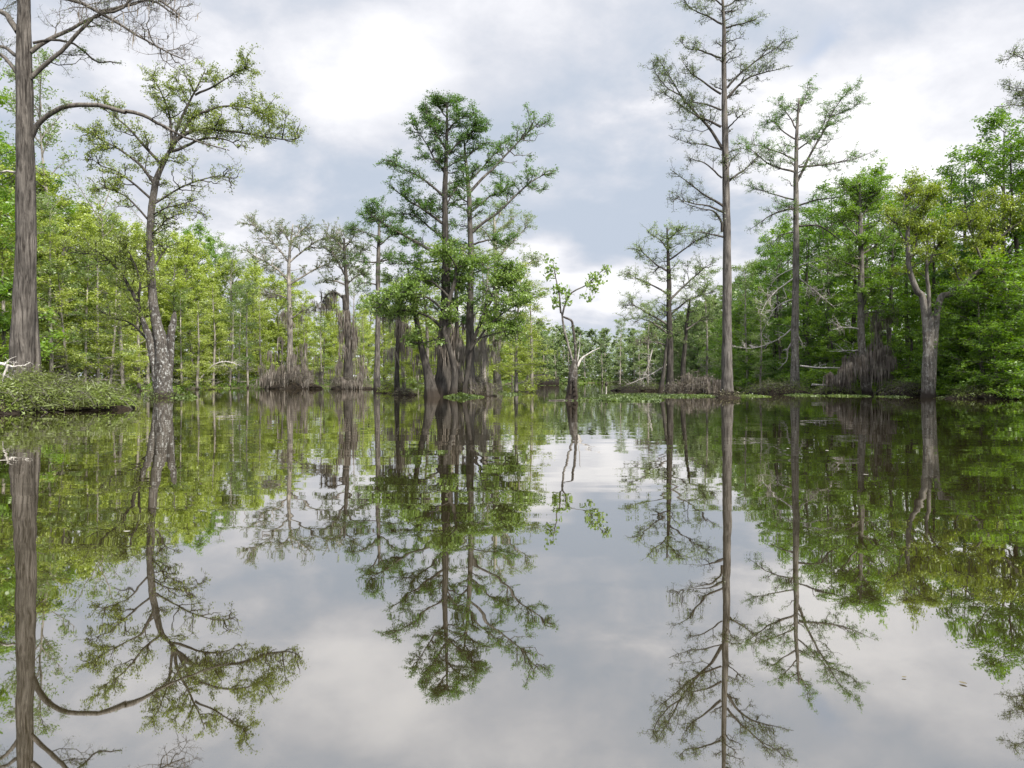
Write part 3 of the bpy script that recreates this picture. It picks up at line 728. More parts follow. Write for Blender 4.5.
# 8 small airy cypress with twin stem
hero('cypress_tree', 'medium airy cypress with tiered pale branches, left of the tallest cypress', 'tree', 63,
     [[(670, 393, 12), (670, 375, 8), (670, 345, 7), (669, 310, 6), (669, 280, 5), (668, 255, 3.5), (667, 228, 1.5)],
      [(684, 392, 8, .8), (683, 370, 5.5, .8), (685, 345, 4.5, .8), (687, 322, 3.5, .8), (690, 300, 2, .8)],
      [(660, 392, 6, -.5), (664, 370, 4, -.4), (666, 350, 3, -.2), (668, 335, 2, 0)]],
     [dict(p=[(669, 272), (655, 262), (640, 250), (628, 248)], w=2.4, t=1.5), dict(p=[(669, 295), (652, 285), (635, 278), (626, 272)], w=2.4, t=1.5),
      dict(p=[(669, 325), (650, 315), (632, 305), (622, 308)], w=2.6, t=1.4), dict(p=[(669, 335), (655, 325), (640, 320), (625, 322)], w=2.2, t=1.2, k=.6),
      dict(p=[(670, 300), (685, 285), (700, 272), (712, 262)], w=2.8, t=1.5), dict(p=[(670, 315), (688, 300), (702, 295), (716, 290)], w=2.4, t=1.4),
      dict(p=[(669, 260), (684, 250), (700, 240), (710, 238)], w=2.2, t=1.5), dict(p=[(668, 250), (656, 238), (645, 232)], w=2, t=1.5),
      dict(p=[(668, 240), (678, 230), (686, 226)], w=1.6, t=1.5), dict(p=[(686, 330), (700, 320), (715, 318)], w=2, t=1.3),
      dict(p=[(669, 345), (652, 342), (636, 345)], w=2, t=1.2, k=.4, moss=.6)],
     bark='bark_dark', leaf='cyp_pale', K=8500, LL=(.15, .05), twl=(1.4, .5), seed=17, auto=[(0, 26, .35, 1, 2.3, .6), (1, 8, .5, 1, 1.8, .6)], tr0=.026, limb_bark='bark')

# 9 tallest cypress
hero('cypress_tree', 'tallest straight grey cypress with thin crown of tufted twigs, right of centre', 'tree', 46.5,
     [[(727, 400, 21), (727, 392, 15), (727, 375, 12), (727, 330, 10.5), (727, 250, 9), (726, 190, 8), (725, 135, 7), (724, 80, 5.8), (724, 30, 4.2), (723, 5, 3.2), (721, -28, 1.5)]],
     [dict(p=[(727, 98), (740, 85), (754, 77), (773, 72), (795, 66)], w=3, t=1.3, k=1),
      dict(p=[(727, 88), (740, 74), (757, 60), (776, 49), (786, 38)], w=2.6, t=1.3, k=1),
      dict(p=[(757, 60), (765, 52), (770, 40)], w=1.5, t=1.5, k=.8),
      dict(p=[(725, 28), (743, 22), (760, 14)], w=2.2, t=1.6, k=1.1),
      dict(p=[(722, 24), (705, 16), (690, 8), (680, 0)], w=2.4, t=1.7, k=1.3),
      dict(p=[(723, 8), (738, 0), (752, -12)], w=2, t=1.6, k=1.2),
      dict(p=[(722, 5), (706, -6), (692, -18)], w=2, t=1.6, k=1.2),
      dict(p=[(721, 58), (702, 50), (690, 48), (680, 40)], w=2.4, t=1.6, k=1.1),
      dict(p=[(721, 94), (702, 80), (690, 70), (682, 58)], w=2.6, t=1.5, k=1),
      dict(p=[(721, 110), (702, 104), (686, 105), (676, 115)], w=2.2, t=1.4, k=.9),
      dict(p=[(721, 127), (704, 119), (690, 114), (672, 101), (655, 88)], w=2.8, t=1.6, k=1.2),
      dict(p=[(722, 148), (710, 128), (697, 112), (684, 97), (672, 78), (662, 62)], w=3.6, t=1.6, k=1.3),
      dict(p=[(684, 97), (668, 88), (655, 72), (654, 60)], w=1.8, t=1.7, k=1.4),
      dict(p=[(723, 206), (710, 198), (697, 190), (684, 180), (668, 168)], w=3, t=1.3, k=.6),
      dict(p=[(723, 212), (708, 206), (690, 203), (672, 195)], w=2.6, t=1.3, k=.5),
      dict(p=[(722, 232), (721, 222), (715, 213), (709, 211), (695, 207), (680, 202)], w=3, t=.7, k=.2),
      dict(p=[(723, 237), (711, 235), (698, 232), (686, 234)], w=2.2, t=.6, k=.15, bark='bark_dark'),
      dict(p=[(722, 178), (706, 165), (695, 160), (688, 158)], w=2, t=1.2, k=.5),
      dict(p=[(722, 150), (705, 145), (688, 144), (668, 136)], w=1.8, t=.9, k=.4),
      dict(p=[(729, 181), (740, 171), (750, 162), (760, 151)], w=2.8, t=1.1, k=.5),
      dict(p=[(728, 170), (733, 158), (742, 150)], w=1.8, t=1, k=.6),
      dict(p=[(727, 130), (738, 118), (748, 115)], w=1.8, t=1.1, k=.6)],
     bark='bark', leaf='cyp_olive', K=8200, LL=(.12, .042), twigs=(11, 6), twl=(.85, .34), seed=19, flute=.14, flute_h=.5,
     auto=[(0, 30, .5, 1, 1.7, .45)], tr0=.018, limb_bark='bark_dark', sides=28)

# 10 second tall cypress with dead lower branches
hero('cypress_tree', 'tall pale cypress with bleached dead lower branches, just right of the tallest cypress', 'tree', 58,
     [[(795, 394, 14), (795, 384, 10), (795, 330, 8), (796, 260, 7), (796, 200, 5.6), (796, 170, 5), (797, 130, 3.4), (799, 98, 1.6)]],
     [dict(p=[(797, 182), (811, 153), (822, 134), (831, 117), (840, 102), (852, 88)], w=3, t=1.4, k=1.4),
      dict(p=[(831, 117), (845, 112), (862, 102)], w=1.6, t=1.5, k=1.2),
      dict(p=[(795, 172), (780, 168), (766, 163), (752, 150), (736, 140)], w=2.6, t=1.6, k=1.6),
      dict(p=[(799, 167), (828, 165), (852, 161), (876, 152)], w=2.4, t=1.3, k=1.1, dj=1),
      dict(p=[(795, 160), (778, 152), (762, 146), (745, 142)], w=2, t=1.5, k=1.3),
      dict(p=[(797, 130), (787, 115), (778, 102)], w=2, t=1.6, k=1.6),
      dict(p=[(798, 115), (806, 100), (812, 88)], w=1.8, t=1.5, k=1.4),
      dict(p=[(797, 140), (783, 130), (770, 120), (760, 122)], w=2, t=1.6, k=1.6),
      dict(p=[(797, 150), (812, 138), (824, 120), (828, 100)], w=2, t=1.4, k=1.2),
      dict(p=[(795, 208), (778, 212), (764, 219), (748, 231)], w=2.6, t=1.1, k=.8, bark='bark_dark'),
      dict(p=[(797, 206), (818, 200), (842, 196), (860, 188)], w=2.2, t=1.1, k=.7, bark='bark_dark'),
      dict(p=[(795, 200), (780, 197), (762, 192), (750, 188)], w=2, t=1.2, k=.9),
      dict(p=[(799, 226), (818, 226), (832, 235), (846, 247), (862, 256)], w=2.4, t=.8, k=.1, dj=1, bark='bark_dark'),
      dict(p=[(794, 232), (780, 236), (768, 246)], w=1.8, t=.8, k=.2),
      dict(p=[(794, 268), (780, 276), (768, 290)], w=1.6, t=.9, k=0, bark='dead'),
      dict(p=[(794, 278), (780, 288), (769, 299), (759, 317)], w=1.8, t=1.1, k=0, bark='dead', moss=.25),
      dict(p=[(796, 276), (808, 286), (820, 296), (840, 313)], w=1.9, t=1.5, k=0, bark='dead', moss=.3),
      dict(p=[(797, 266), (812, 262), (830, 262), (846, 280)], w=1.6, t=1.2, k=0, bark='dead'),
      dict(p=[(793, 299), (780, 304), (772, 311), (759, 335)], w=1.8, t=.9, k=0, bark='dead'),
      dict(p=[(794, 326), (784, 336), (770, 343), (750, 348), (732, 347)], w=1.6, t=1.3, k=0, bark='dead', tl=.6),
      dict(p=[(795, 338), (788, 350), (786, 360), (777, 370)], w=2.3, t=.5, k=0, bark='dead', tl=.5),
      dict(p=[(797, 332), (802, 342), (805, 350)], w=1.8, t=.8, k=0, bark='dead', tl=.6)],
     bark='bark_tan', leaf='cyp_dark', K=9500, LL=(.14, .048), twigs=(9, 6), twl=(1.0, .4), seed=20, auto=[(0, 20, .5, 1, 2.0, .6)], tr0=.02, limb_bark='bark')

# 11 dark mossy cypress in the right wood
hero('cypress_tree', 'grey cypress behind a wide curtain of brown hanging moss, left of the forked hardwood', 'tree', 54,
     [[(868, 396, 12), (864, 370, 9), (861, 330, 7.5), (861, 290, 7), (861, 250, 6), (860, 215, 4), (860, 185, 2)],
      [(880, 396, 8, .8), (879, 360, 5, .8), (877, 330, 3.5, .8), (876, 310, 2, .8)]],
     [dict(p=[(861, 298), (872, 290), (885, 282), (895, 272)], w=2.6, t=1.2), dict(p=[(861, 330), (845, 328), (830, 330)], w=1.8, t=.6, k=0, bark='dead', moss=.3),
      dict(p=[(861, 350), (848, 350), (832, 352)], w=1.8, t=.5, k=0, bark='dead'), dict(p=[(861, 270), (845, 262), (830, 258)], w=2.4, t=1.2),
      dict(p=[(861, 255), (876, 245), (890, 235)], w=2.4, t=1.3, moss=.3), dict(p=[(860, 240), (846, 225), (835, 215)], w=2.4, t=1.3),
      dict(p=[(860, 220), (870, 205), (882, 195)], w=2.2, t=1.4), dict(p=[(860, 205), (850, 192), (842, 185)], w=2, t=1.4),
      dict(p=[(861, 315), (878, 312), (892, 316)], w=2, t=.8, moss=1, ml=1.2, k=.3)],
     bark='bark_tan', leaf='green', K=14000, LL=(.17, .06), twl=(1.4, .55), seed=22, auto=[(0, 46, .4, 1, 3.0, .9)],
     moss=[(844, 890, 344, 368, 900, 1.7, 0), (868, 890, 338, 350, 260, 2.2, 0), (832, 848, 366, 380, 300, .9, .5), (870, 888, 300, 340, 100, 1.5, .8)])

# 12 forked hardwood with yellow catkins
hero('forked_hardwood_tree', 'forked grey hardwood with sinuous limbs and yellow-green flowering crown at right shore', 'tree', 47,
     [[(928, 399, 17), (928, 385, 13.5), (928, 360, 11.5), (930, 335, 9.5), (931, 322, 7.5), (931, 312, 3)],
      [(929, 332, 7), (924, 306, 7), (917, 291, 6.5), (910, 272, 5.8), (908, 250, 5.2), (908, 228, 4.5), (912, 208, 2.5)],
      [(931, 332, 7.5), (938, 307, 7), (950, 294, 6.4), (963, 284, 6), (975, 274, 5.5), (984, 266, 5), (994, 245, 3.8), (1002, 235, 3)],
      [(931, 322, 5), (929, 300, 4.2), (927, 277, 3.6), (927, 250, 2.6), (930, 225, 1.5)]],
     [dict(p=[(909, 262), (915, 245), (915, 225), (920, 210)], w=2.6, t=1.3), dict(p=[(909, 230), (904, 212), (908, 195), (915, 180)], w=2.6, t=1.5, k=.8),
      dict(p=[(911, 215), (925, 200), (935, 188)], w=2.2, t=1.6), dict(p=[(928, 265), (938, 245), (950, 230), (958, 215)], w=2.6, t=1.6, bark='bark_dark'),
      dict(p=[(928, 250), (922, 230), (928, 205), (938, 190)], w=2.2, t=1.5), dict(p=[(984, 266), (975, 245), (968, 225), (965, 205)], w=3, t=1.6),
      dict(p=[(1000, 238), (1012, 228), (1024, 218), (1040, 205)], w=3, t=1.6), dict(p=[(994, 248), (990, 225), (985, 205), (982, 190)], w=2.6, t=1.6),
      dict(p=[(980, 272), (995, 276), (1012, 282), (1030, 288)], w=3, t=1.1, bark='bark_dark', k=.7), dict(p=[(1008, 230), (1012, 210), (1010, 195)], w=2, t=1.5),
      dict(p=[(960, 288), (955, 270), (945, 258)], w=2.4, t=1.2, k=.7), dict(p=[(908, 248), (898, 232), (892, 220)], w=1.8, t=1.3, k=.6),
      dict(p=[(963, 284), (975, 292), (985, 290), (1000, 305)], w=2, t=1, k=.5)],
     bark='bark_tan', leaf='yellow', K=13000, LL=(.15, .09), twl=(1.15, .5), seed=23, flute=.1, flute_h=.6, limb_bark='bark_tan', leafflat=1.2, sig=.14,
     auto=[(1, 10, .4, 1, 1.6, .6), (2, 14, .4, 1, 2.0, .7), (3, 8, .4, 1, 1.6, .6)])

# 13 tall cypress just outside the right edge whose limb tips come into the picture
hero('cypress_tree', 'tall cypress standing at the right edge, only its reaching twig tips in the picture', 'tree', 42,
     [[(1082, 402, 18), (1082, 380, 13), (1081, 250, 10), (1080, 120, 7.5), (1079, 40, 5), (1078, -20, 2)]],
     [dict(p=[(1079, 88), (1055, 72), (1030, 62), (1008, 52)], w=3, t=1.6), dict(p=[(1079, 110), (1050, 98), (1025, 92), (1002, 88)], w=2.8, t=1.6),
      dict(p=[(1080, 130), (1055, 118), (1030, 108), (1006, 104)], w=2.8, t=1.6), dict(p=[(1079, 60), (1055, 50), (1035, 48)], w=2.4, t=1.4),
      dict(p=[(1080, 150), (1060, 140), (1040, 138)], w=2.4, t=1.4), dict(p=[(1079, 30), (1050, 20), (1035, 25)], w=2.4, t=1.4),
      dict(p=[(1080, 100), (1105, 80), (1130, 70)], w=2.4, t=1.4)],
     bark='bark', leaf='cyp_olive', K=6000, LL=(.11, .04), twigs=(13, 6), twl=(.85, .34), seed=25, auto=[(0, 20, .5, 1, 2.2, .6)], tr0=.018)

# ---------------------------------------------------------------- kinds of wood trees (copied many times)
def make_kind(kind, H, seed, leaf, bark, nl, Lmax, K, LL, t0, shape, tilt=.12, flat=.3, up=.18, sub=(7, 4), r0=.14, deadn=0, sig=.16, bark2=None):
    """returns trunk mesh and crown mesh of a tree H metres high"""
    r = np.random.default_rng(seed)
    top = np.array([r.normal(0, .4), r.normal(0, .4), H])
    mid = top * .5 + np.array([r.normal(0, .2), r.normal(0, .2), 0])
    tb = Buf()
    V, F, c, rr = trunk_tube([(0, 0, -.4), (0, 0, .6), mid * .5, mid, top * .8, top], [r0 * 1.7, r0 * 1.15, r0, r0 * .8, r0 * .4, r0 * .1], n=22, sides=10, flute=.15, flute_h=.7, seed=seed)
    tb.add(V, F, 0, True)
    cb = Buf()
    t = np.linspace(t0, .985, nl) + r.normal(0, .012, nl)
    t = np.clip(t, 0.05, .99)
    s = t * (len(c) - 1); i = np.minimum(s.astype(int), len(c) - 2); f = (s - i)[:, None]
    base = c[i] * (1 - f) + c[i + 1] * f
    az = np.arange(nl) * 2.4 + r.normal(0, .4, nl)
    u = np.clip((t - t0) / (1 - t0), 0, 1)
    if shape == 'cone': prof = (1 - u) ** .7 * .9 + .12
    elif shape == 'round': prof = np.sin(np.clip(u * .85 + .15, 0, 1) * math.pi) ** .6 * .9 + .15
    elif shape == 'flat': prof = .35 + .75 * u ** 1.4
    else: prof = np.ones(nl) * .8 - .3 * u
    L = Lmax * prof * r.uniform(.65, 1.15, nl)
    el = tilt + r.normal(0, .12, nl) + (u * .5 if shape in ('round', 'flat') else u * .3)
    d = np.stack([np.cos(az) * np.cos(el), np.sin(az) * np.cos(el), np.sin(el)], 1)
    ss = np.linspace(0, 1, 7)[None, :, None]
    limb = base[:, None] + d[:, None] * L[:, None, None] * ss
    limb[:, :, 2] += (L[:, None] * ss[:, :, 0] ** 2 * r.uniform(-.12, .22, nl)[:, None])
    j = np.cumsum(r.normal(0, .035, (nl, 7, 3)), 1); j -= j[:, :1]; limb += j * L[:, None, None] * .8
    rl = np.clip(L * .017, .015, .07)
    cb.add(*tubes(limb, taper(nl, 7, rl, .25), 5), 1, True)
    a2 = spawn(limb, nl * sub[0], Lmax * .36, t0=.2, spread=.6, up=up, flat=flat, curve=.05, jit=.06, fall=.3, m=5, r=r)
    cb.add(*tubes(a2, taper(len(a2), 5, .016), 3), 1, True)
    a3 = spawn(a2, len(a2) * sub[1], Lmax * .15, spread=.6, up=up * .6, flat=flat + .2, m=3, r=r)
    n3 = min(len(a3), 500)
    cb.add(*tubes(a3[:n3], taper(n3, 3, .009), 3), 1, True)
    pc, T = along(a3, int(K * .8), .0, 1.1, sig, r, .45)
    cb.add(*leaves(pc, LL[0], LL[1], T, .85, .45, r), 0)
    pc, T = along(a2, int(K * .2), .3, 1.1, sig, r, .5)
    cb.add(*leaves(pc, LL[0], LL[1], T, .85, .45, r), 0)
    if deadn:       # bare lower branches
        a1 = spawn(c[None, :int(len(c) * t0) + 3], deadn, 1.7, t0=.12, t1=1, spread=.95, up=0, flat=.15, curve=.1, jit=.06, m=6, r=r)
        tb.add(*tubes(a1, taper(deadn, 6, .028, .3), 4), 0, True)
        a2 = spawn(a1, deadn * 5, .6, spread=.7, flat=.5, m=4, r=r, jit=.1)
        tb.add(*tubes(a2, taper(len(a2), 4, .012), 3), 0, True)
    return (tb.mesh('trunk_' + kind, [M[bark]]), cb.mesh('crown_' + kind, [M[leaf], M[bark2 or bark]]), H)


KINDS = {
    # waterline cypress with pale stems
    'pale_stem': [make_kind('pale_stem', 12, 31, 'lime', 'bark_pale', 34, 2.3, 7000, (.20, .075), .28, 'cone', .05, .2, .1, deadn=16, r0=.13),
                  make_kind('pale_stem', 12, 32, 'cyp_pale', 'bark_pale', 30, 2.2, 4200, (.20, .07), .35, 'even', .1, .2, .1, deadn=20, r0=.11),
                  make_kind('pale_stem', 12, 33, 'lime', 'bark_pale', 30, 2.6, 6000, (.22, .08), .2, 'even', .0, .2, .05, deadn=10, r0=.15)],
    'lime_round': [make_kind('lime_round', 15, 41, 'lime', 'bark', 44, 3.6, 15000, (.26, .12), .18, 'round', .25, .5, .25, r0=.17),
                   make_kind('lime_round', 15, 42, 'lime', 'bark', 40, 4.0, 14000, (.26, .12), .22, 'round', .35, .6, .25, r0=.18),
                   make_kind('lime_round', 15, 43, 'lime', 'bark', 50, 3.3, 15000, (.24, .11), .12, 'cone', .3, .4, .25, r0=.16)],
    'green': [make_kind('green', 15, 51, 'green', 'bark_dark', 52, 3.6, 17000, (.24, .09), .10, 'cone', .12, .22, .12, r0=.18),
              make_kind('green', 15, 52, 'green', 'bark', 46, 3.9, 16000, (.24, .09), .15, 'round', .15, .25, .12, r0=.18),
              make_kind('green', 15, 53, 'cyp_dark', 'bark', 50, 3.2, 15000, (.22, .08), .14, 'cone', .2, .25, .12, r0=.16)],
    'pale_airy': [make_kind('pale_airy', 13, 61, 'cyp_pale', 'bark_pale', 26, 2.8, 4200, (.2, .07), .35, 'flat', .45, .3, .15, deadn=10, r0=.15)],
    'far': [make_kind('far', 12, 71, 'far', 'bark_pale', 26, 3.2, 5200, (.42, .2), .12, 'round', .25, .5, .2, sub=(6, 3), r0=.16),
            make_kind('far', 12, 72, 'far', 'bark_pale', 26, 2.8, 4600, (.42, .18), .15, 'cone', .15, .4, .15, sub=(6, 3), r0=.15)],
    'layered': [make_kind('layered', 7, 81, 'vivid', 'bark', 34, 3.2, 13000, (.17, .06), .08, 'even', .02, .12, .0, sub=(9, 4), r0=.09, sig=.09),
                make_kind('layered', 7, 82, 'green', 'bark', 34, 3.2, 12000, (.17, .06), .06, 'cone', .02, .12, .0, sub=(9, 4), r0=.09, sig=.09)],
}
WOOD = []


def put_tree(kind, px, D, ytop, var=None, wid=1.0, row=0):
    vs = KINDS[kind]
    v = rng.integers(len(vs)) if var is None else var
    tm, cm, H0 = vs[v]
    x = (px - CX) / FPX * D
    z = float(ground_z(np.array(x), np.array(D)))
    H = CH + (HY - ytop) / FPX * D - max(z, 0)
    s = H / H0
    name = {'pale_stem': 'cypress_tree', 'lime_round': 'leafy_tree', 'green': 'dense_tree', 'pale_airy': 'cypress_tree', 'far': 'far_tree', 'layered': 'young_cypress'}[kind]
    o = thing(name, (x, D, max(z, -.1)), '-', 'tree')
    w = (.35 + .65 * s) * wid
    o.scale = (w, w, s); o.rotation_euler = (rng.normal(0, .02), rng.normal(0, .02), rng.uniform(0, 6.28))
    a = link('trunk', tm, o); b = link('crown', cm, o)
    WOOD.append((o, kind, px, row, v, D))
    return o


# skyline of the wood, by column
TOPX = [-120, 0, 45, 90, 130, 170, 200, 250, 300, 350, 400, 450, 550, 600, 640, 680, 715, 745, 780, 830, 870, 905, 950, 1000, 1030, 1150]
TOPY = [110, 150, 178, 226, 232, 236, 240, 263, 283, 300, 303, 312, 327, 334, 334, 318, 300, 282, 226, 190, 180, 196, 168, 128, 108, 60]


def top_at(px):
    return float(np.interp(px, TOPX, TOPY))


# waterline trees, set one by one
for px, off, yt, v in [(-48, 1, 200, 0), (3, 1, 240, 2), (52, 2, 215, 0), (70, 0, 262, 1), (85, 1, 250, 1), (98, 0, 240, 0), (110, -.5, 258, 1), (123, 1, 246, 2), (139, 0, 262, 0),
                       (182, 1, 290, 1), (197, -4, 300, 2), (213, 1, 285, 0), (230, 0, 305, 1), (248, -3, 282, 1), (262, 1, 300, 0), (306, 1, 306, 0), (322, 0, 318, 1),
                       (338, 2, 312, 2), (362, 1, 316, 0), (392, 0, 322, 1), (405, 0, 325, 0), (418, 2, 322, 2), (434, 0, 330, 1), (470, 0, 328, 0), (488, 1, 332, 2), (512, 0, 336, 0),
                       (528, 0, 338, 2), (548, 1, 336, 1)]:
    put_tree('pale_stem', px, shore_depth(px) + off, yt, v, row=0)
for px, D, yt, v in ISLAND:
    put_tree('pale_stem', px, D, yt, v, row=0, wid=1.15)
for px, D, yt in [(620, 120, 318), (648, 95, 300), (640, 130, 330), (707, 78, 268), (748, 82, 262), (724, 98, 285), (760, 70, 300)]:
    put_tree('pale_stem', px, D, yt, 1, row=0)
for px, off, yt in [(228, 9, 262), (352, 10, 282), (58, 9, 112), (112, 7, 205), (165, 14, 228)]:
    put_tree('pale_airy', px, shore_depth(px) + off, yt, row=1)


def rowfill(px0, px1, step_m, off, kinds, dy, row, jitter=2.0, wid=1.0):
    px = px0
    while px < px1:
        D = shore_depth(px) + off + rng.uniform(-jitter, jitter)
        y = top_at(px) + dy(px) + rng.normal(0, 5) * 60 / D
        put_tree(kinds[rng.integers(len(kinds))], px, D, y, row=row, wid=wid)
        # next column: a fixed step along the shore
        d2 = shore_depth(px + 4) - shore_depth(px)
        ds = math.hypot(4 / FPX * D, d2)
        px += 4 * step_m / ds * rng.uniform(.8, 1.2)


rowfill(-110, 470, 5.2, 5, ['lime_round', 'lime_round', 'pale_stem'], lambda p: 26, 1)
rowfill(-130, 540, 6.0, 12, ['lime_round'], lambda p: 8, 2)
rowfill(-150, 40, 6.0, 12, ['green'], lambda p: 4, 2)
rowfill(-100, 560, 9, 22, ['lime_round', 'green'], lambda p: 0, 3)
rowfill(545, 700, 6, 3, ['far'], lambda p: 8, 1)
rowfill(530, 720, 4.5, 12, ['far'], lambda p: 0, 2)
rowfill(520, 740, 9, 28, ['far'], lambda p: -2, 3)
rowfill(700, 1130, 5.0, 4, ['green'], lambda p: 26, 1)
rowfill(745, 1150, 5.6, 11, ['green'], lambda p: 6, 2)
rowfill(730, 1170, 8, 21, ['green'], lambda p: -2, 3)
for px, off, yt, v in [(955, 1, 300, 0), (985, 0, 285, 0), (1012, 1, 262, 0), (1040, 0, 270, 0), (970, 3, 262, 1), (905, 2, 300, 1), (838, 2, 300, 1), (815, 2, 318, 1), (770, 2, 320, 1), (752, 1, 330, 0),
                       (1000, -1, 325, 0), (940, 2, 330, 0), (736, 4, 330, 0)]:
    put_tree('layered', px, shore_depth(px) + off, yt, v, row=0, wid=1.2)
# dark mass of crowns at the far left and far right edges
for px, D, yt in [(-14, 44, 66), (-60, 40, 110), (8, 60, 150)]:
    put_tree('green', px, D + 3, yt, row=2)

ORD = ['first', 'second', 'third', 'fourth', 'fifth', 'sixth', 'seventh', 'eighth', 'ninth', 'tenth', 'eleventh', 'twelfth', 'thirteenth', 'fourteenth',
       'fifteenth', 'sixteenth', 'seventeenth', 'eighteenth', 'nineteenth', 'twentieth']
LOOK = {('pale_stem', 0): 'lime-leaved pale-stemmed cypress', ('pale_stem', 1): 'sparse pale-stemmed cypress', ('pale_stem', 2): 'low-branched pale-stemmed cypress',
        ('lime_round', 0): 'full lime-green tree', ('lime_round', 1): 'wide lime-green tree', ('lime_round', 2): 'pointed lime-green tree',
        ('green', 0): 'dense pointed green tree', ('green', 1): 'dense rounded green tree', ('green', 2): 'deep green pointed cypress',
        ('pale_airy', 0): 'airy flat-topped pale cypress', ('far', 0): 'small rounded distant tree', ('far', 1): 'small pointed distant tree',
        ('layered', 0): 'low bright young cypress', ('layered', 1): 'low deep-green young cypress'}
SEG = [(150, 'left of lichen-spotted tree'), (290, 'right of lichen-spotted tree'), (441, 'left of island trees'), (572, 'left of charred snag'),
       (670, 'right of charred snag'), (727, 'left of tallest cypress'), (861, 'right of tallest cypress'), (928, 'left of forked hardwood'), (9999, 'right of forked hardwood')]
ROWD = ['at the waterline', 'behind the waterline', 'in the second rank', 'at the back']
buck = {}
for o, kind, px, row, v, D in WOOD:
    seg = next(s for lim, s in SEG if px < lim)
    buck.setdefault((kind, v, row, seg), []).append((px, o))
for (kind, v, row, seg), lst in buck.items():
    lst.sort(key=lambda q: q[0])
    for i, (px, o) in enumerate(lst):
        look = LOOK[(kind, v)]
        if len(lst) == 1:
            lab = f'{look} {ROWD[row]}, {seg}'
        else:
            lab = f'{ORD[i]} {look} from left, {ROWD[row]}, {seg}'
        o['label'] = lab
        o['group'] = ('waterline trees ' if row == 0 else 'wood trees ') + ('of the left bank' if px < 560 else 'of the far shore' if px < 700 else 'of the right bank')

# ---------------------------------------------------------------- banks, brush and floating plants
def shore_strip(n, px0, px1, a, b, hmax, r):
    """points along the waterline, a..b metres inland"""
    px = r.uniform(px0, px1, n)
    th = np.arctan((px - CX) / FPX)
    rr = shore_r(th) + r.uniform(a, b, n)
    x, y = rr * np.sin(th), rr * np.cos(th)
    z = np.maximum(ground_z(x, y), 0) + r.uniform(0, 1, n) ** 1.7 * hmax
    return np.stack([x, y, z], 1)


def understory():
    r = np.random.default_rng(5)
    b = Buf()
    # low leafy ground cover in lumps
    for n, p0, p1, h, sz, mi in [(9000, -120, 250, .9, .22, 0), (7000, 250, 560, 1.1, .30, 0), (2500, 540, 720, 1.3, .45, 0), (11000, 700, 1120, .8, .20, 0),
                                 (5000, -120, 560, .5, .2, 1), (5000, 700, 1120, .5, .2, 1)]:
        c = shore_strip(n, p0, p1, -.3, 7, h, r)
        lump = np.sin(c[:, 0] * 1.1 + 2 * np.sin(c[:, 1] * .7)) * .5 + .5
        c[:, 2] *= .35 + .8 * lump
        b.add(*leaves(c, sz, sz * .5, None, 1, .8, r), mi)
    tag(link('undergrowth', b.mesh('undergrowth', [M['green'], M['dry']])), 'low leafy undergrowth and leaf litter along the banks', 'undergrowth', kind='stuff')


understory()


def back_wood():
    """the wood beyond the last tree one can tell apart: one leafy mass with a knobbly top"""
    r = np.random.default_rng(77)
    b = Buf()
    for n, p0, p1, o0, o1, sz, mi, k in [(26000, -160, 420, 24, 40, .55, 0, .88), (16000, 400, 560, 22, 40, .75, 0, .88), (22000, 525, 740, 14, 40, .6, 2, 1.12),
                                         (30000, 735, 1200, 22, 36, .5, 1, .86)]:
        px = r.uniform(p0, p1, n); off = r.uniform(o0, o1, n)
        th = np.arctan((px - CX) / FPX)
        rr = shore_r(th) + off
        x, y = rr * np.sin(th), rr * np.cos(th)
        top = CH + (HY - np.interp(px, TOPX, TOPY)) / FPX * np.interp(px, SX, SD) * 1.12
        knob = .80 + .10 * np.sin(x * .55 + 2 * np.sin(y * .3)) + .08 * np.sin(x * 1.3 + y * .9)
        h = top * k * knob * r.uniform(0, 1, n) ** .8
        c = np.stack([x, y, h + .2], 1)
        b.add(*leaves(c, sz, sz * .55, None, 1, .7, r), mi)
    tag(link('woodland', b.mesh('woodland', [M['lime'], M['green'], M['far']])), 'unbroken leafy wood filling in behind the bank trees', 'woodland', kind='stuff')


back_wood()


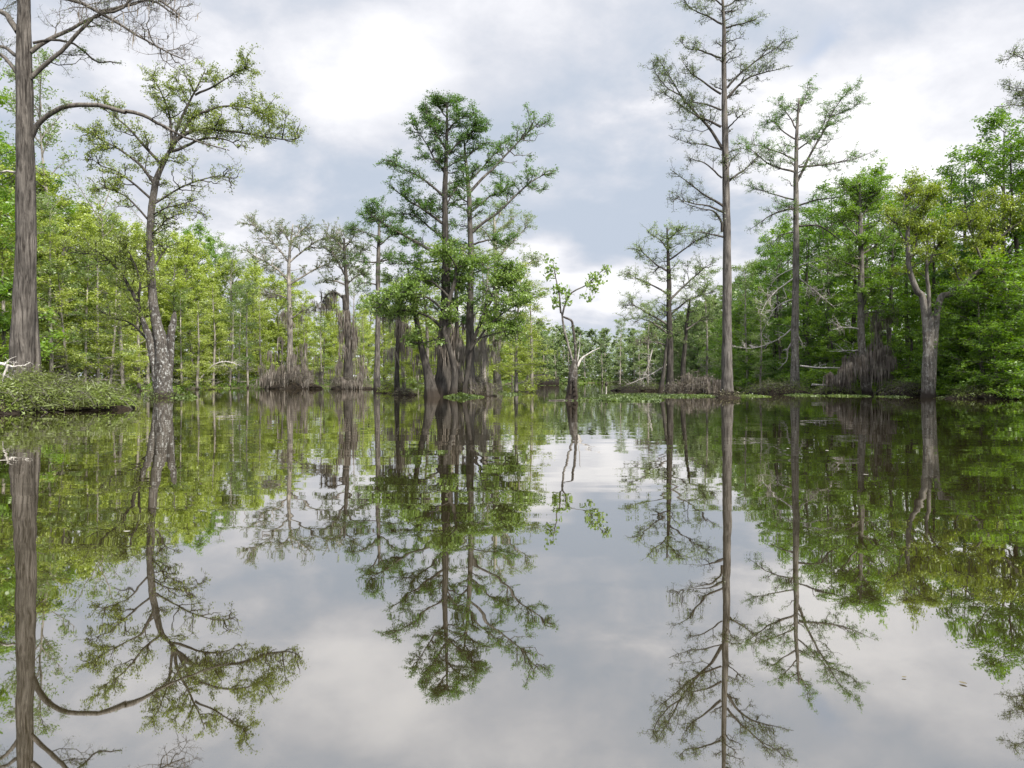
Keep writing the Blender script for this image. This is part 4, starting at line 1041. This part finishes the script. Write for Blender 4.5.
def brush(label, px, D, wpx, hpx, seed, mats=('brush', 'twig'), nt=60, nl=2500, dep=None, moss=0, name='brush_pile', cat='brush', blades=0, lsz=.13, cl=None):
    """a heap of arching dead twigs with leaves caught in it"""
    r = np.random.default_rng(seed)
    base = P(px, HY, D); base[2] = 0
    W = wpx / FPX * D; Hh = hpx / FPX * D; dep = dep or W * .5
    t = thing(name, tuple(base), label, cat)
    b = Buf()
    # core mound in near-black that stands in for shaded hollows (roots and mud)
    nu, nv = 28, 9
    a = np.linspace(0, 2 * math.pi, nu, endpoint=False)
    V = []
    for i in range(nv):
        f = i / (nv - 1)
        rad = math.cos(f * math.pi / 2) ** .7 if i < nv - 1 else .02
        nz = 1 + .18 * np.sin(3 * a + seed + f * 3) + .12 * np.sin(7 * a + seed * 2 + f * 5) + r.normal(0, .05, nu)
        V.append(np.stack([np.cos(a) * W * .45 * rad * nz, np.sin(a) * dep * .45 * rad * nz, np.full(nu, -.15 + f * Hh * (.30 if moss else .55)) + r.normal(0, .03, nu) * Hh], 1))
    V = np.concatenate(V); k = np.arange(nu); k2 = (k + 1) % nu
    F = np.concatenate([np.stack([i * nu + k, i * nu + k2, (i + 1) * nu + k2, (i + 1) * nu + k], -1) for i in range(nv - 1)])
    b.add(V, F, 0, True)
    o = link('root_mass', b.mesh('root_mass', [M['mud_shade']]), t)
    b = Buf()
    th = r.uniform(0, 2 * math.pi, nt); q = np.sqrt(r.uniform(0, 1, nt))
    p0 = np.stack([np.cos(th) * W * .45 * q, np.sin(th) * dep * .45 * q, Hh * .55 * np.sqrt(1 - q ** 2 * .9)], 1)
    az = r.uniform(0, 2 * math.pi, nt); ln = r.uniform(.25, .7, nt) * max(W * .32, Hh)
    d = np.stack([np.cos(az), np.sin(az) * .7, r.uniform(-.1, .9, nt)], 1)
    ss = np.linspace(0, 1, 6)[None, :, None]
    arcs = p0[:, None] + d[:, None] * ln[:, None, None] * ss
    arcs[:, :, 2] -= ln[:, None] * ss[:, :, 0] ** 2 * r.uniform(.3, 1.2, nt)[:, None]
    arcs[:, :, 2] = np.maximum(arcs[:, :, 2], .02)
    j = np.cumsum(r.normal(0, .03, arcs.shape), 1); arcs += j * ln[:, None, None]
    b.add(*tubes(arcs, taper(nt, 6, r.uniform(.006, .024, nt) , .3), 4), 0, True)
    k2_ = spawn(arcs, nt * 5, Hh * .35, spread=.8, up=0, m=4, r=r, jit=.1)
    k2_[:, :, 2] = np.maximum(k2_[:, :, 2], .01)
    b.add(*tubes(k2_, taper(len(k2_), 4, .007), 3), 0, True)
    link('twig', b.mesh('twig', [M[mats[1]]]), t)
    b = Buf()
    c, T = along(k2_, nl // 2, 0, 1.1, .06 + .03 * Hh, r); b.add(*leaves(c, lsz, lsz * .3, T, .8, .5, r), 0)
    th = r.uniform(0, 2 * math.pi, nl // 2); q = np.sqrt(r.uniform(0, 1, nl // 2)) * 1.05
    c = np.stack([np.cos(th) * W * .47 * q, np.sin(th) * dep * .47 * q, Hh * .66 * np.sqrt(np.maximum(0.01, 1 - q ** 2 * .9)) * r.uniform(.35, 1.12, nl // 2) * (1 + .25 * np.sin(th * 5 + q * 7)) + .02], 1)
    b.add(*leaves(c, lsz, lsz * .3, None, 1, .45, r, .15), 0)
    if blades:
        th = r.uniform(0, 6.283, blades); q = np.sqrt(r.uniform(.1, 1, blades)) * 1.08
        c = np.stack([np.cos(th) * W * .47 * q, np.sin(th) * dep * .47 * q, Hh * .62 * np.sqrt(np.maximum(.02, 1 - q ** 2 * .85)) * r.uniform(.4, 1.15, blades) + .05], 1)
        out = np.stack([np.cos(th), np.sin(th), np.zeros(blades)], 1)
        b.add(*leaves(c, .42, .035, out, .55, .4, r, .35), 0)
    link('leafage', b.mesh('leafage', [M[mats[0]]]), t)
    if moss:
        b = Buf()
        nc = max(5, moss // 26); g = r.integers(nc, size=moss)
        th = r.uniform(0, 6.283, nc); q = np.sqrt(r.uniform(0, 1, nc)); hz = Hh * (1.25 - q * .75) * r.uniform(.45, 1.05, nc)
        dx = r.normal(0, .26, (2, moss))
        c = np.stack([np.cos(th[g]) * q[g] * W * .42 + dx[0], np.sin(th[g]) * q[g] * dep * .45 + dx[1], hz[g] - np.abs(dx).sum(0) * .6], 1)
        c[:, 2] = np.maximum(c[:, 2], .15)
        V, F = strands(c, Hh * .6, .085, r); V[:, 2] = np.maximum(V[:, 2], .02); b.add(V, F)
        link('moss', b.mesh('moss', [M['moss']]), t)
    return t


# brushy islet in the left foreground
brush('large matted brush islet with underside coloured as hollow shade below the massive grey trunk', 18, 28.5, 146, 54, 101, nt=230, nl=13000, dep=6.0, lsz=.12, blades=5200, name='brush_islet', cat='islet')
brush('low brushy tail of the islet reaching right over the water from the massive trunk', 86, 29.5, 92, 38, 102, nt=160, nl=7000, dep=4.0, lsz=.11, blades=3200)
brush('tangle of brush with a pale dead branch at the picture\'s left edge', -6, 26, 60, 44, 103, nt=80, nl=6000, dep=2.6, lsz=.15)
# island foot
brush('brown brush around the feet of the island cypresses', 468, 51, 66, 30, 104, mats=('dry', 'twig'), nt=150, nl=4200, dep=3.0, moss=300)
brush('low brown root tangle left of the fat fluted island trunk', 405, 53, 26, 12, 105, mats=('dry', 'twig'), nt=40, nl=500, dep=1.5)
brush('small dark root clump beside the slender straight cypress', 388, 66, 17, 16, 106, mats=('dry', 'bark_dark'), nt=40, nl=260, dep=1.2, name='root_clump', cat='root clump')
brush('brown moss-hung brush heap under the pale flat-topped cypress', 290, 85, 62, 30, 107, mats=('dry', 'twig'), nt=120, nl=3400, dep=4, moss=800)
brush('brown brush at the foot of the moss-wrapped cypress', 350, 82, 48, 20, 108, mats=('dry', 'twig'), nt=70, nl=2200, dep=3, moss=340)
brush('brown brush mound at the feet of the medium airy cypress', 698, 60, 60, 26, 109, mats=('dry', 'twig'), nt=130, nl=3000, dep=3.5, moss=400)
brush('olive brush mound at the foot of the tall pale cypress with dead branches', 778, 57.5, 70, 18, 110, nt=80, nl=3200, dep=3.0)
brush('low olive brush along the bank right of the tall pale cypress', 838, 55, 52, 14, 111, nt=70, nl=1800, dep=2.4)
brush('shadowed brown brush below bright young cypresses at the right edge', 1002, 44.5, 104, 22, 112, mats=('brush', 'bark_dark'), nt=110, nl=4800, dep=3.2)
brush('narrow brown brush between curtain of moss and forked hardwood', 905, 50, 50, 24, 113, mats=('brush', 'twig'), nt=90, nl=1900, dep=2.5)
brush('low brush at the water left of the medium airy cypress', 636, 72, 62, 12, 114, nt=70, nl=1500, dep=3.5)
brush('small collar of roots and twigs round the foot of the tallest cypress', 727, 46.3, 30, 11, 115, mats=('dry', 'bark_dark'), nt=60, nl=400, dep=1.8, name='root_clump', cat='root clump')
brush('dark root collar round the lichen-spotted tree', 164, 46.2, 42, 8, 116, mats=('grass', 'bark_dark'), nt=50, nl=600, dep=2.2, name='root_clump', cat='root clump')

# bleached fallen branches
def fallen(label, pts, D, w, seed, n=20, tl=.9, mat='dead'):
    r = np.random.default_rng(seed)
    base = P(pts[0][0], HY, D); base[2] = 0
    c = catmull([P(q[0], q[1], D, q[2] if len(q) > 2 else 0) for q in pts], 14); c += np.cumsum(r.normal(0, .015, c.shape), 0)
    b = Buf(); b.add(*tubes(c[None], np.linspace(1, .3, 14)[None] * w / 2 / FPX * D, 7), 0, True)
    k = spawn(c[None], n, tl, spread=.7, up=.15, m=6, r=r, jit=.07); b.add(*tubes(k, taper(n, 6, .02), 4), 0, True)
    k2 = spawn(k, n * 4, tl * .4, spread=.7, m=4, r=r); b.add(*tubes(k2, taper(len(k2), 4, .009), 3), 0, True)
    tag(link('dead_branch', b.mesh('dead_branch', [M[mat]], base), None, tuple(base)), label, 'branch', 'bleached dead branches along the banks')


fallen('pale dead branch lying over the islet brush beside the massive trunk', [(-12, 362), (3, 364), (14, 366), (26, 364)], 27, 3.5, 201, 8, .6)
fallen('drooping pale dead branch hanging to the water at the left edge', [(8, 364), (4, 376), (-1, 386), (-8, 394)], 26.5, 2.6, 202, 6, .5)
fallen('bleached twiggy branch sprawling over brush left of the medium airy cypress', [(672, 362), (655, 372), (640, 380), (628, 386)], 64, 1.8, 203, 26, 1.0)
fallen('bleached twiggy branch leaning on the far low brush', [(652, 350), (648, 365), (640, 384)], 74, 1.5, 204, 16, 1.4)
fallen('pale fallen log lying low in front of the curtain of moss', [(812, 385), (826, 386), (845, 385.5)], 56.5, 2.5, 205, 4, .5)
fallen('pale horizontal dead branch over dark water under the right wood', [(800, 366), (820, 368), (842, 369), (860, 372)], 56.5, 1.8, 206, 14, .8)
fallen('pale tangled branch low on the left shore right of the lichen-spotted tree', [(198, 382), (212, 366), (225, 362), (240, 366)], 80, 2, 207, 20, 1.6)


# floating plant mats (leaves nobody could count)
def mat_plants(name, label, rects, seed, mats=('grass',), sz=.16, h=.16):
    r = np.random.default_rng(seed)
    b = Buf()
    for (px0, px1, D0, D1, n) in rects:
        u = r.uniform(-1, 1, n * 2); v = r.uniform(-1, 1, n * 2)
        keep = (u ** 2 + v ** 2 * (1 + .5 * np.sin(u * 9)) < 1) & (np.sin(u * 7 + v * 3 + seed) + np.sin(v * 9 + u * 13) > -1.0)
        u, v = u[keep], v[keep]
        D = (D0 + D1) / 2 + v * (D1 - D0) / 2
        Dm = (D0 + D1) / 2
        x = ((px0 + px1) / 2 + u * (px1 - px0) / 2 - CX) / FPX * Dm
        c = np.stack([x, D, .012 + r.uniform(0, 1, len(x)) ** 2 * h * np.clip(1.15 - u ** 2 - v ** 2, 0, 1) * (.6 + .5 * np.sin(x * 2.3) * np.sin(D * 1.7))], 1)
        b.add(*leaves(c, sz, sz * .55, None, 1, .7, r), 0)
    tag(link(name, b.mesh(name, [M[mats[0]]])), label, 'water plants', kind='stuff')


mat_plants('water_plants', 'bright green floating plant mat right of the charred snag',
           [(582, 664, 38.5, 45, 3600), (600, 690, 46, 56, 2600), (560, 610, 40, 41.5, 350)], 301, sz=.15, h=.16)
mat_plants('water_plants', 'green floating plants along the foot of the right bank',
           [(660, 722, 47, 54, 1500), (738, 765, 48, 53, 500), (790, 818, 50, 55, 500), (828, 866, 49, 53, 700), (880, 905, 47, 50, 260), (940, 958, 45, 47, 160)], 302, sz=.13, h=.14)
mat_plants('marsh_grass', 'short green grass in front of the island trunks', [(444, 484, 46, 49, 1900), (478, 522, 52, 58, 900), (174, 196, 45, 47, 300)], 303, sz=.16, h=.28)

# ---------------------------------------------------------------- duck blind on the far water
def box(b, c, s, mi=0):
    x, y, z = c; a, d, e = s[0] / 2, s[1] / 2, s[2] / 2
    V = [(x + i * a, y + j * d, z + k * e) for k in (-1, 1) for j in (-1, 1) for i in (-1, 1)]
    b.add(V, [[0, 2, 3, 1], [4, 5, 7, 6], [0, 1, 5, 4], [2, 6, 7, 3], [0, 4, 6, 2], [1, 3, 7, 5]], mi)


def blind():
    D = 124; base = P(542, HY, D); base[2] = 0
    r = np.random.default_rng(8)
    t = thing('duck_blind', tuple(base), 'low hunting blind screened with upright brown reeds on the far water', 'blind')
    b = Buf(); box(b, (-.5, 0, 1.75), (3.0, 2.2, .16)); box(b, (-.5, -.2, 1.55), (2.6, 1.8, .26)); link('roof', b.mesh('roof', [M['bark_dark']]), t)
    b = Buf()
    for x in (-2.4, -.8, .8, 2.4):
        for y in (-1.1, 1.1):
            box(b, (x, y, .6), (.12, .12, 1.6))
    box(b, (0, 0, .35), (5.0, 2.2, .1)); link('frame', b.mesh('frame', [M['bark_dark']]), t)
    b = Buf(); n = 520
    x = r.uniform(-2.7, 2.7, n); side = r.uniform(0, 1, n) < .75
    y = np.where(side, -1.2 + r.normal(0, .06, n), r.uniform(-1.2, 1.2, n)); x = np.where(side, x, np.sign(x) * (2.6 + r.normal(0, .05, n)))
    hh = .75 + .45 * np.sin(x * 1.9 + 1) * np.cos(x * .7) + r.uniform(0, .75, n)
    pts = np.stack([np.stack([x + r.normal(0, .05, n) * k, y + r.normal(0, .05, n) * k, (.05 + k * hh)], 1) for k in (0, .5, 1)], 1)
    b.add(*tubes(pts, taper(n, 3, .028, .2), 3), 0)
    link('reed_screen', b.mesh('reed_screen', [M['bark_dark']]), t)


blind()

# thin stake standing in the water, pale with a dark top
b = Buf(); c = catmull([(0, 0, -.3), (.02, 0, .3), (.0, 0, .62)], 8)
base = P(606, HY, 58); base[2] = 0
t = thing('stake', tuple(base), 'thin pale stake with dark top standing in water right of the charred snag', 'stake')
b.add(*tubes(c[None], np.full((1, 8), .05), 8), 0, True); link('post', b.mesh('post', [M['dead']]), t)
b = Buf(); V, F, _, _ = trunk_tube([(0, 0, .55), (.02, 0, .75), (.05, 0, .95)], [.05, .13, .03], n=10, sides=10, lump=.1); b.add(V, F, 0, True)
link('cap', b.mesh('cap', [M['bark_dark']]), t)

# single leaves on the water close to the boat
for i, (px, py, s, lab, mt) in enumerate([(127, 532, .06, 'pale curled leaf floating on dark reflection at left', 'dead'), (827, 451, .10, 'pale floating leaf on dark green reflection below the curtain of moss, nearest the bank', 'dead'),
                                          (963, 684, .032, 'small brown leaf floating near the lower right corner', 'dry'), (904, 678, .022, 'tiny dark leaf floating left of the small brown leaf', 'dry'),
                                          (788, 449, .08, 'pale leaf floating under the tall pale cypress', 'dead'), (866, 475, .07, 'pale leaf floating farther out below the curtain of moss', 'dead')]):
    D = CH * FPX / (py - HY)
    p = P(px, py, D); b = Buf()
    u = np.linspace(0, 1, 7); w = np.sin(u * math.pi) ** .8 * .3
    V = np.concatenate([np.stack([u - .5, k * w, .03 + .18 * (u - .5) ** 2 + abs(k) * .08 * w], 1) for k in (-1, 0, 1)]) * s
    F = [[k * 7 + j, k * 7 + j + 1, (k + 1) * 7 + j + 1, (k + 1) * 7 + j] for k in (0, 1) for j in range(6)]
    b.add(V, F, 0, True)
    o = link('floating_leaf', b.mesh('floating_leaf', [M[mt]]), None, (p[0], p[1], .004)); o.rotation_euler = (0, 0, i * 1.1)
    tag(o, lab, 'leaf', 'leaves floating on the water')

# ---------------------------------------------------------------- sky, sun, camera
SUN_AZ, SUN_EL = math.radians(140), math.radians(45)      # clockwise from +Y (the view), above the horizon


def build_world():
    w = bpy.data.worlds.new('World'); scene.world = w; w.use_nodes = True
    nt = w.node_tree; N = nt.nodes; Lk = nt.links; N.clear()

    def math_(op, a, b=None, c=None):
        n = N.new('ShaderNodeMath'); n.operation = op
        for i, v in enumerate((a, b, c)):
            if v is None: continue
            if isinstance(v, (int, float)): n.inputs[i].default_value = v
            else: Lk.new(v, n.inputs[i])
        return n.outputs[0]

    def noise(vec, scale, detail, rough=.55, dist=0.):
        n = N.new('ShaderNodeTexNoise'); n.inputs['Scale'].default_value = scale; n.inputs['Detail'].default_value = detail
        n.inputs['Roughness'].default_value = rough; n.inputs['Distortion'].default_value = dist
        Lk.new(vec, n.inputs['Vector']); return n.outputs['Fac']

    def smooth(v, a, b, lo=0., hi=1.):
        n = N.new('ShaderNodeMapRange'); n.interpolation_type = 'SMOOTHSTEP'
        n.inputs['From Min'].default_value = a; n.inputs['From Max'].default_value = b
        n.inputs['To Min'].default_value = lo; n.inputs['To Max'].default_value = hi
        Lk.new(v, n.inputs['Value']); return n.outputs[0]

    def mixc(f, a, b):
        n = N.new('ShaderNodeMix'); n.data_type = 'RGBA'
        if isinstance(f, (int, float)): n.inputs[0].default_value = f
        else: Lk.new(f, n.inputs[0])
        for i, v in ((6, a), (7, b)):
            if isinstance(v, tuple): n.inputs[i].default_value = (*v, 1)
            else: Lk.new(v, n.inputs[i])
        return n.outputs[2]

    sky = N.new('ShaderNodeTexSky'); sky.sky_type = 'NISHITA'; sky.sun_disc = False
    sky.sun_elevation = SUN_EL; sky.sun_rotation = SUN_AZ; sky.air_density = 1.1; sky.dust_density = .8
    tc = N.new('ShaderNodeTexCoord')
    d = tc.outputs['Generated']
    sp = N.new('ShaderNodeSeparateXYZ'); Lk.new(d, sp.inputs[0])
    X, Y, Z = sp.outputs
    az = math_('ARCTAN2', X, Y); el = math_('ARCSINE', Z)
    # cloud layer seen in perspective: project on a plane overhead
    den = math_('ADD', math_('MAXIMUM', Z, 0.0), .36)
    cu = math_('DIVIDE', X, den); cv = math_('DIVIDE', Y, den)
    cmb = N.new('ShaderNodeCombineXYZ'); Lk.new(cu, cmb.inputs[0]); Lk.new(cv, cmb.inputs[1]); cp = cmb.outputs[0]
    n_big = noise(cp, 1.5, 5, .5, .2)
    n_mid = noise(cp, 4.2, 8, .58, .15)
    n_fine = noise(cp, 3.0, 3, .5, .0)
    # warp so that the placed masses get cloudy edges
    wa = math_('MULTIPLY_ADD', math_('SUBTRACT', n_mid, .5), .26, az)
    we = math_('MULTIPLY_ADD', math_('SUBTRACT', n_fine, .5), .16, el)

    def blob(px, py, sx, sy, rot=0.):
        a0 = math.atan((px - CX) / FPX); e0 = math.atan((HY - py) / math.hypot(FPX, px - CX))
        dx = math_('SUBTRACT', wa, a0); dy = math_('SUBTRACT', we, e0)
        c, s = math.cos(rot), math.sin(rot)
        u = math_('ADD', math_('MULTIPLY', dx, c), math_('MULTIPLY', dy, s))
        v = math_('ADD', math_('MULTIPLY', dx, -s), math_('MULTIPLY', dy, c))
        u = math_('DIVIDE', u, sx / FPX); v = math_('DIVIDE', v, sy / FPX)
        return math_('EXPONENT', math_('MULTIPLY', math_('ADD', math_('MULTIPLY', u, u), math_('MULTIPLY', v, v)), -1.0))

    def acc(lst):
        o = None
        for k, args in lst:
            v = math_('MULTIPLY', blob(*args), k)
            o = v if o is None else math_('ADD', o, v)
        return o
    # bright masses (+) and grey-blue undersides (-)
    br = acc([(.50, (920, 120, 190, 110, .35)), (.34, (190, 40, 170, 55)), (.40, (640, 290, 170, 42)), (.22, (400, 60, 130, 50)), (.25, (760, 100, 90, 70)), (.20, (350, 150, 90, 60)),
              (-.36, (240, 190, 150, 38)), (-.16, (520, 150, 130, 50)), (-.66, (640, 226, 150, 28)), (-.14, (590, 90, 120, 30)), (-.22, (590, 332, 140, 12)), (-.20, (860, 10, 120, 30)), (.18, (120, 250, 200, 40))])
    tone = math_('ADD', br, math_('MULTIPLY_ADD', math_('SUBTRACT', n_big, .5), 1.9, .54))
    tone = math_('ADD', tone, math_('MULTIPLY', math_('SUBTRACT', n_mid, .5), 1.5))
    t = smooth(tone, 0., 1.05)
    S = 9.0   # cloud radiance in units of the sky texture (world strength .1)
    cl = mixc(t, tuple(S * v for v in (.40, .44, .50)), tuple(S * v for v in (.70, .695, .72)))
    mid = mixc(smooth(tone, .15, .75), tuple(S * v for v in (.39, .44, .52)), tuple(S * v for v in (.535, .55, .60)))
    cl = mixc(smooth(tone, .50, 1.2), mid, tuple(S * v for v in (.80, .795, .81)))
    # holes where the blue shows
    blue = acc([(.40, (822, 36, 58, 20, .55)), (.22, (780, 10, 80, 30, .3)), (.26, (640, 228, 120, 18)), (.25, (700, 300, 60, 12))])
    hole = smooth(math_('ADD', blue, math_('MULTIPLY', math_('SUBTRACT', n_mid, .5), .9)), .22, .9, 0., .8)
    skyc = N.new('ShaderNodeVectorMath'); skyc.operation = 'SCALE'; skyc.inputs['Scale'].default_value = 1.25; Lk.new(sky.outputs[0], skyc.inputs[0])
    col = mixc(hole, cl, skyc.outputs[0])
    # unseen sky high up and round the sun brightened to add ambient light
    gl = N.new('ShaderNodeVectorMath'); gl.operation = 'DOT_PRODUCT'; Lk.new(d, gl.inputs[0])
    gl.inputs[1].default_value = (math.sin(SUN_AZ) * math.cos(SUN_EL), math.cos(SUN_AZ) * math.cos(SUN_EL), math.sin(SUN_EL))
    g1 = math_('ADD', smooth(gl.outputs['Value'], .2, 1., 0., 1.6), smooth(el, .55, 1.3, 0., 1.4))
    sc = math_('ADD', g1, 1.0)
    fin = N.new('ShaderNodeVectorMath'); fin.operation = 'SCALE'; Lk.new(col, fin.inputs[0]); Lk.new(sc, fin.inputs['Scale'])
    bg = N.new('ShaderNodeBackground'); bg.inputs['Strength'].default_value = .1
    Lk.new(fin.outputs[0], bg.inputs['Color'])
    o = N.new('ShaderNodeOutputWorld'); Lk.new(bg.outputs[0], o.inputs['Surface'])
    w.cycles.sampling_method = 'MANUAL'; w.cycles.sample_map_resolution = 512


build_world()
sd = bpy.data.lights.new('sun', 'SUN'); sd.energy = 4.5; sd.angle = math.radians(6); sd.color = (1.0, .95, .87)
so = link('sun', sd)
dirv = (math.sin(SUN_AZ) * math.cos(SUN_EL), math.cos(SUN_AZ) * math.cos(SUN_EL), math.sin(SUN_EL))
import mathutils
so.rotation_euler = mathutils.Vector(dirv).to_track_quat('Z', 'Y').to_euler()
so.location = (20, -20, 40)

cd = bpy.data.cameras.new('camera'); cam = link('camera', cd)
cam.location = (0, 0, CH); cam.rotation_euler = (math.radians(90), 0, 0)
cd.sensor_width = 36; cd.lens = FPX / 1024 * 36; cd.shift_y = (HY - 384) / 1024
cd.clip_start = .05; cd.clip_end = 6000
scene.camera = cam
scene.view_settings.view_transform = 'Standard'; scene.view_settings.look = 'None'
scene.view_settings.exposure = 0.68; scene.view_settings.gamma = 1
scene.render.engine = 'CYCLES'
cy = scene.cycles
cy.max_bounces = 5; cy.diffuse_bounces = 2; cy.glossy_bounces = 2; cy.transmission_bounces = 4; cy.transparent_max_bounces = 4
cy.use_denoising = True
cy.caustics_reflective = False; cy.caustics_refractive = False
print('OBJECTS', len(bpy.data.objects), 'WOOD', len(WOOD))
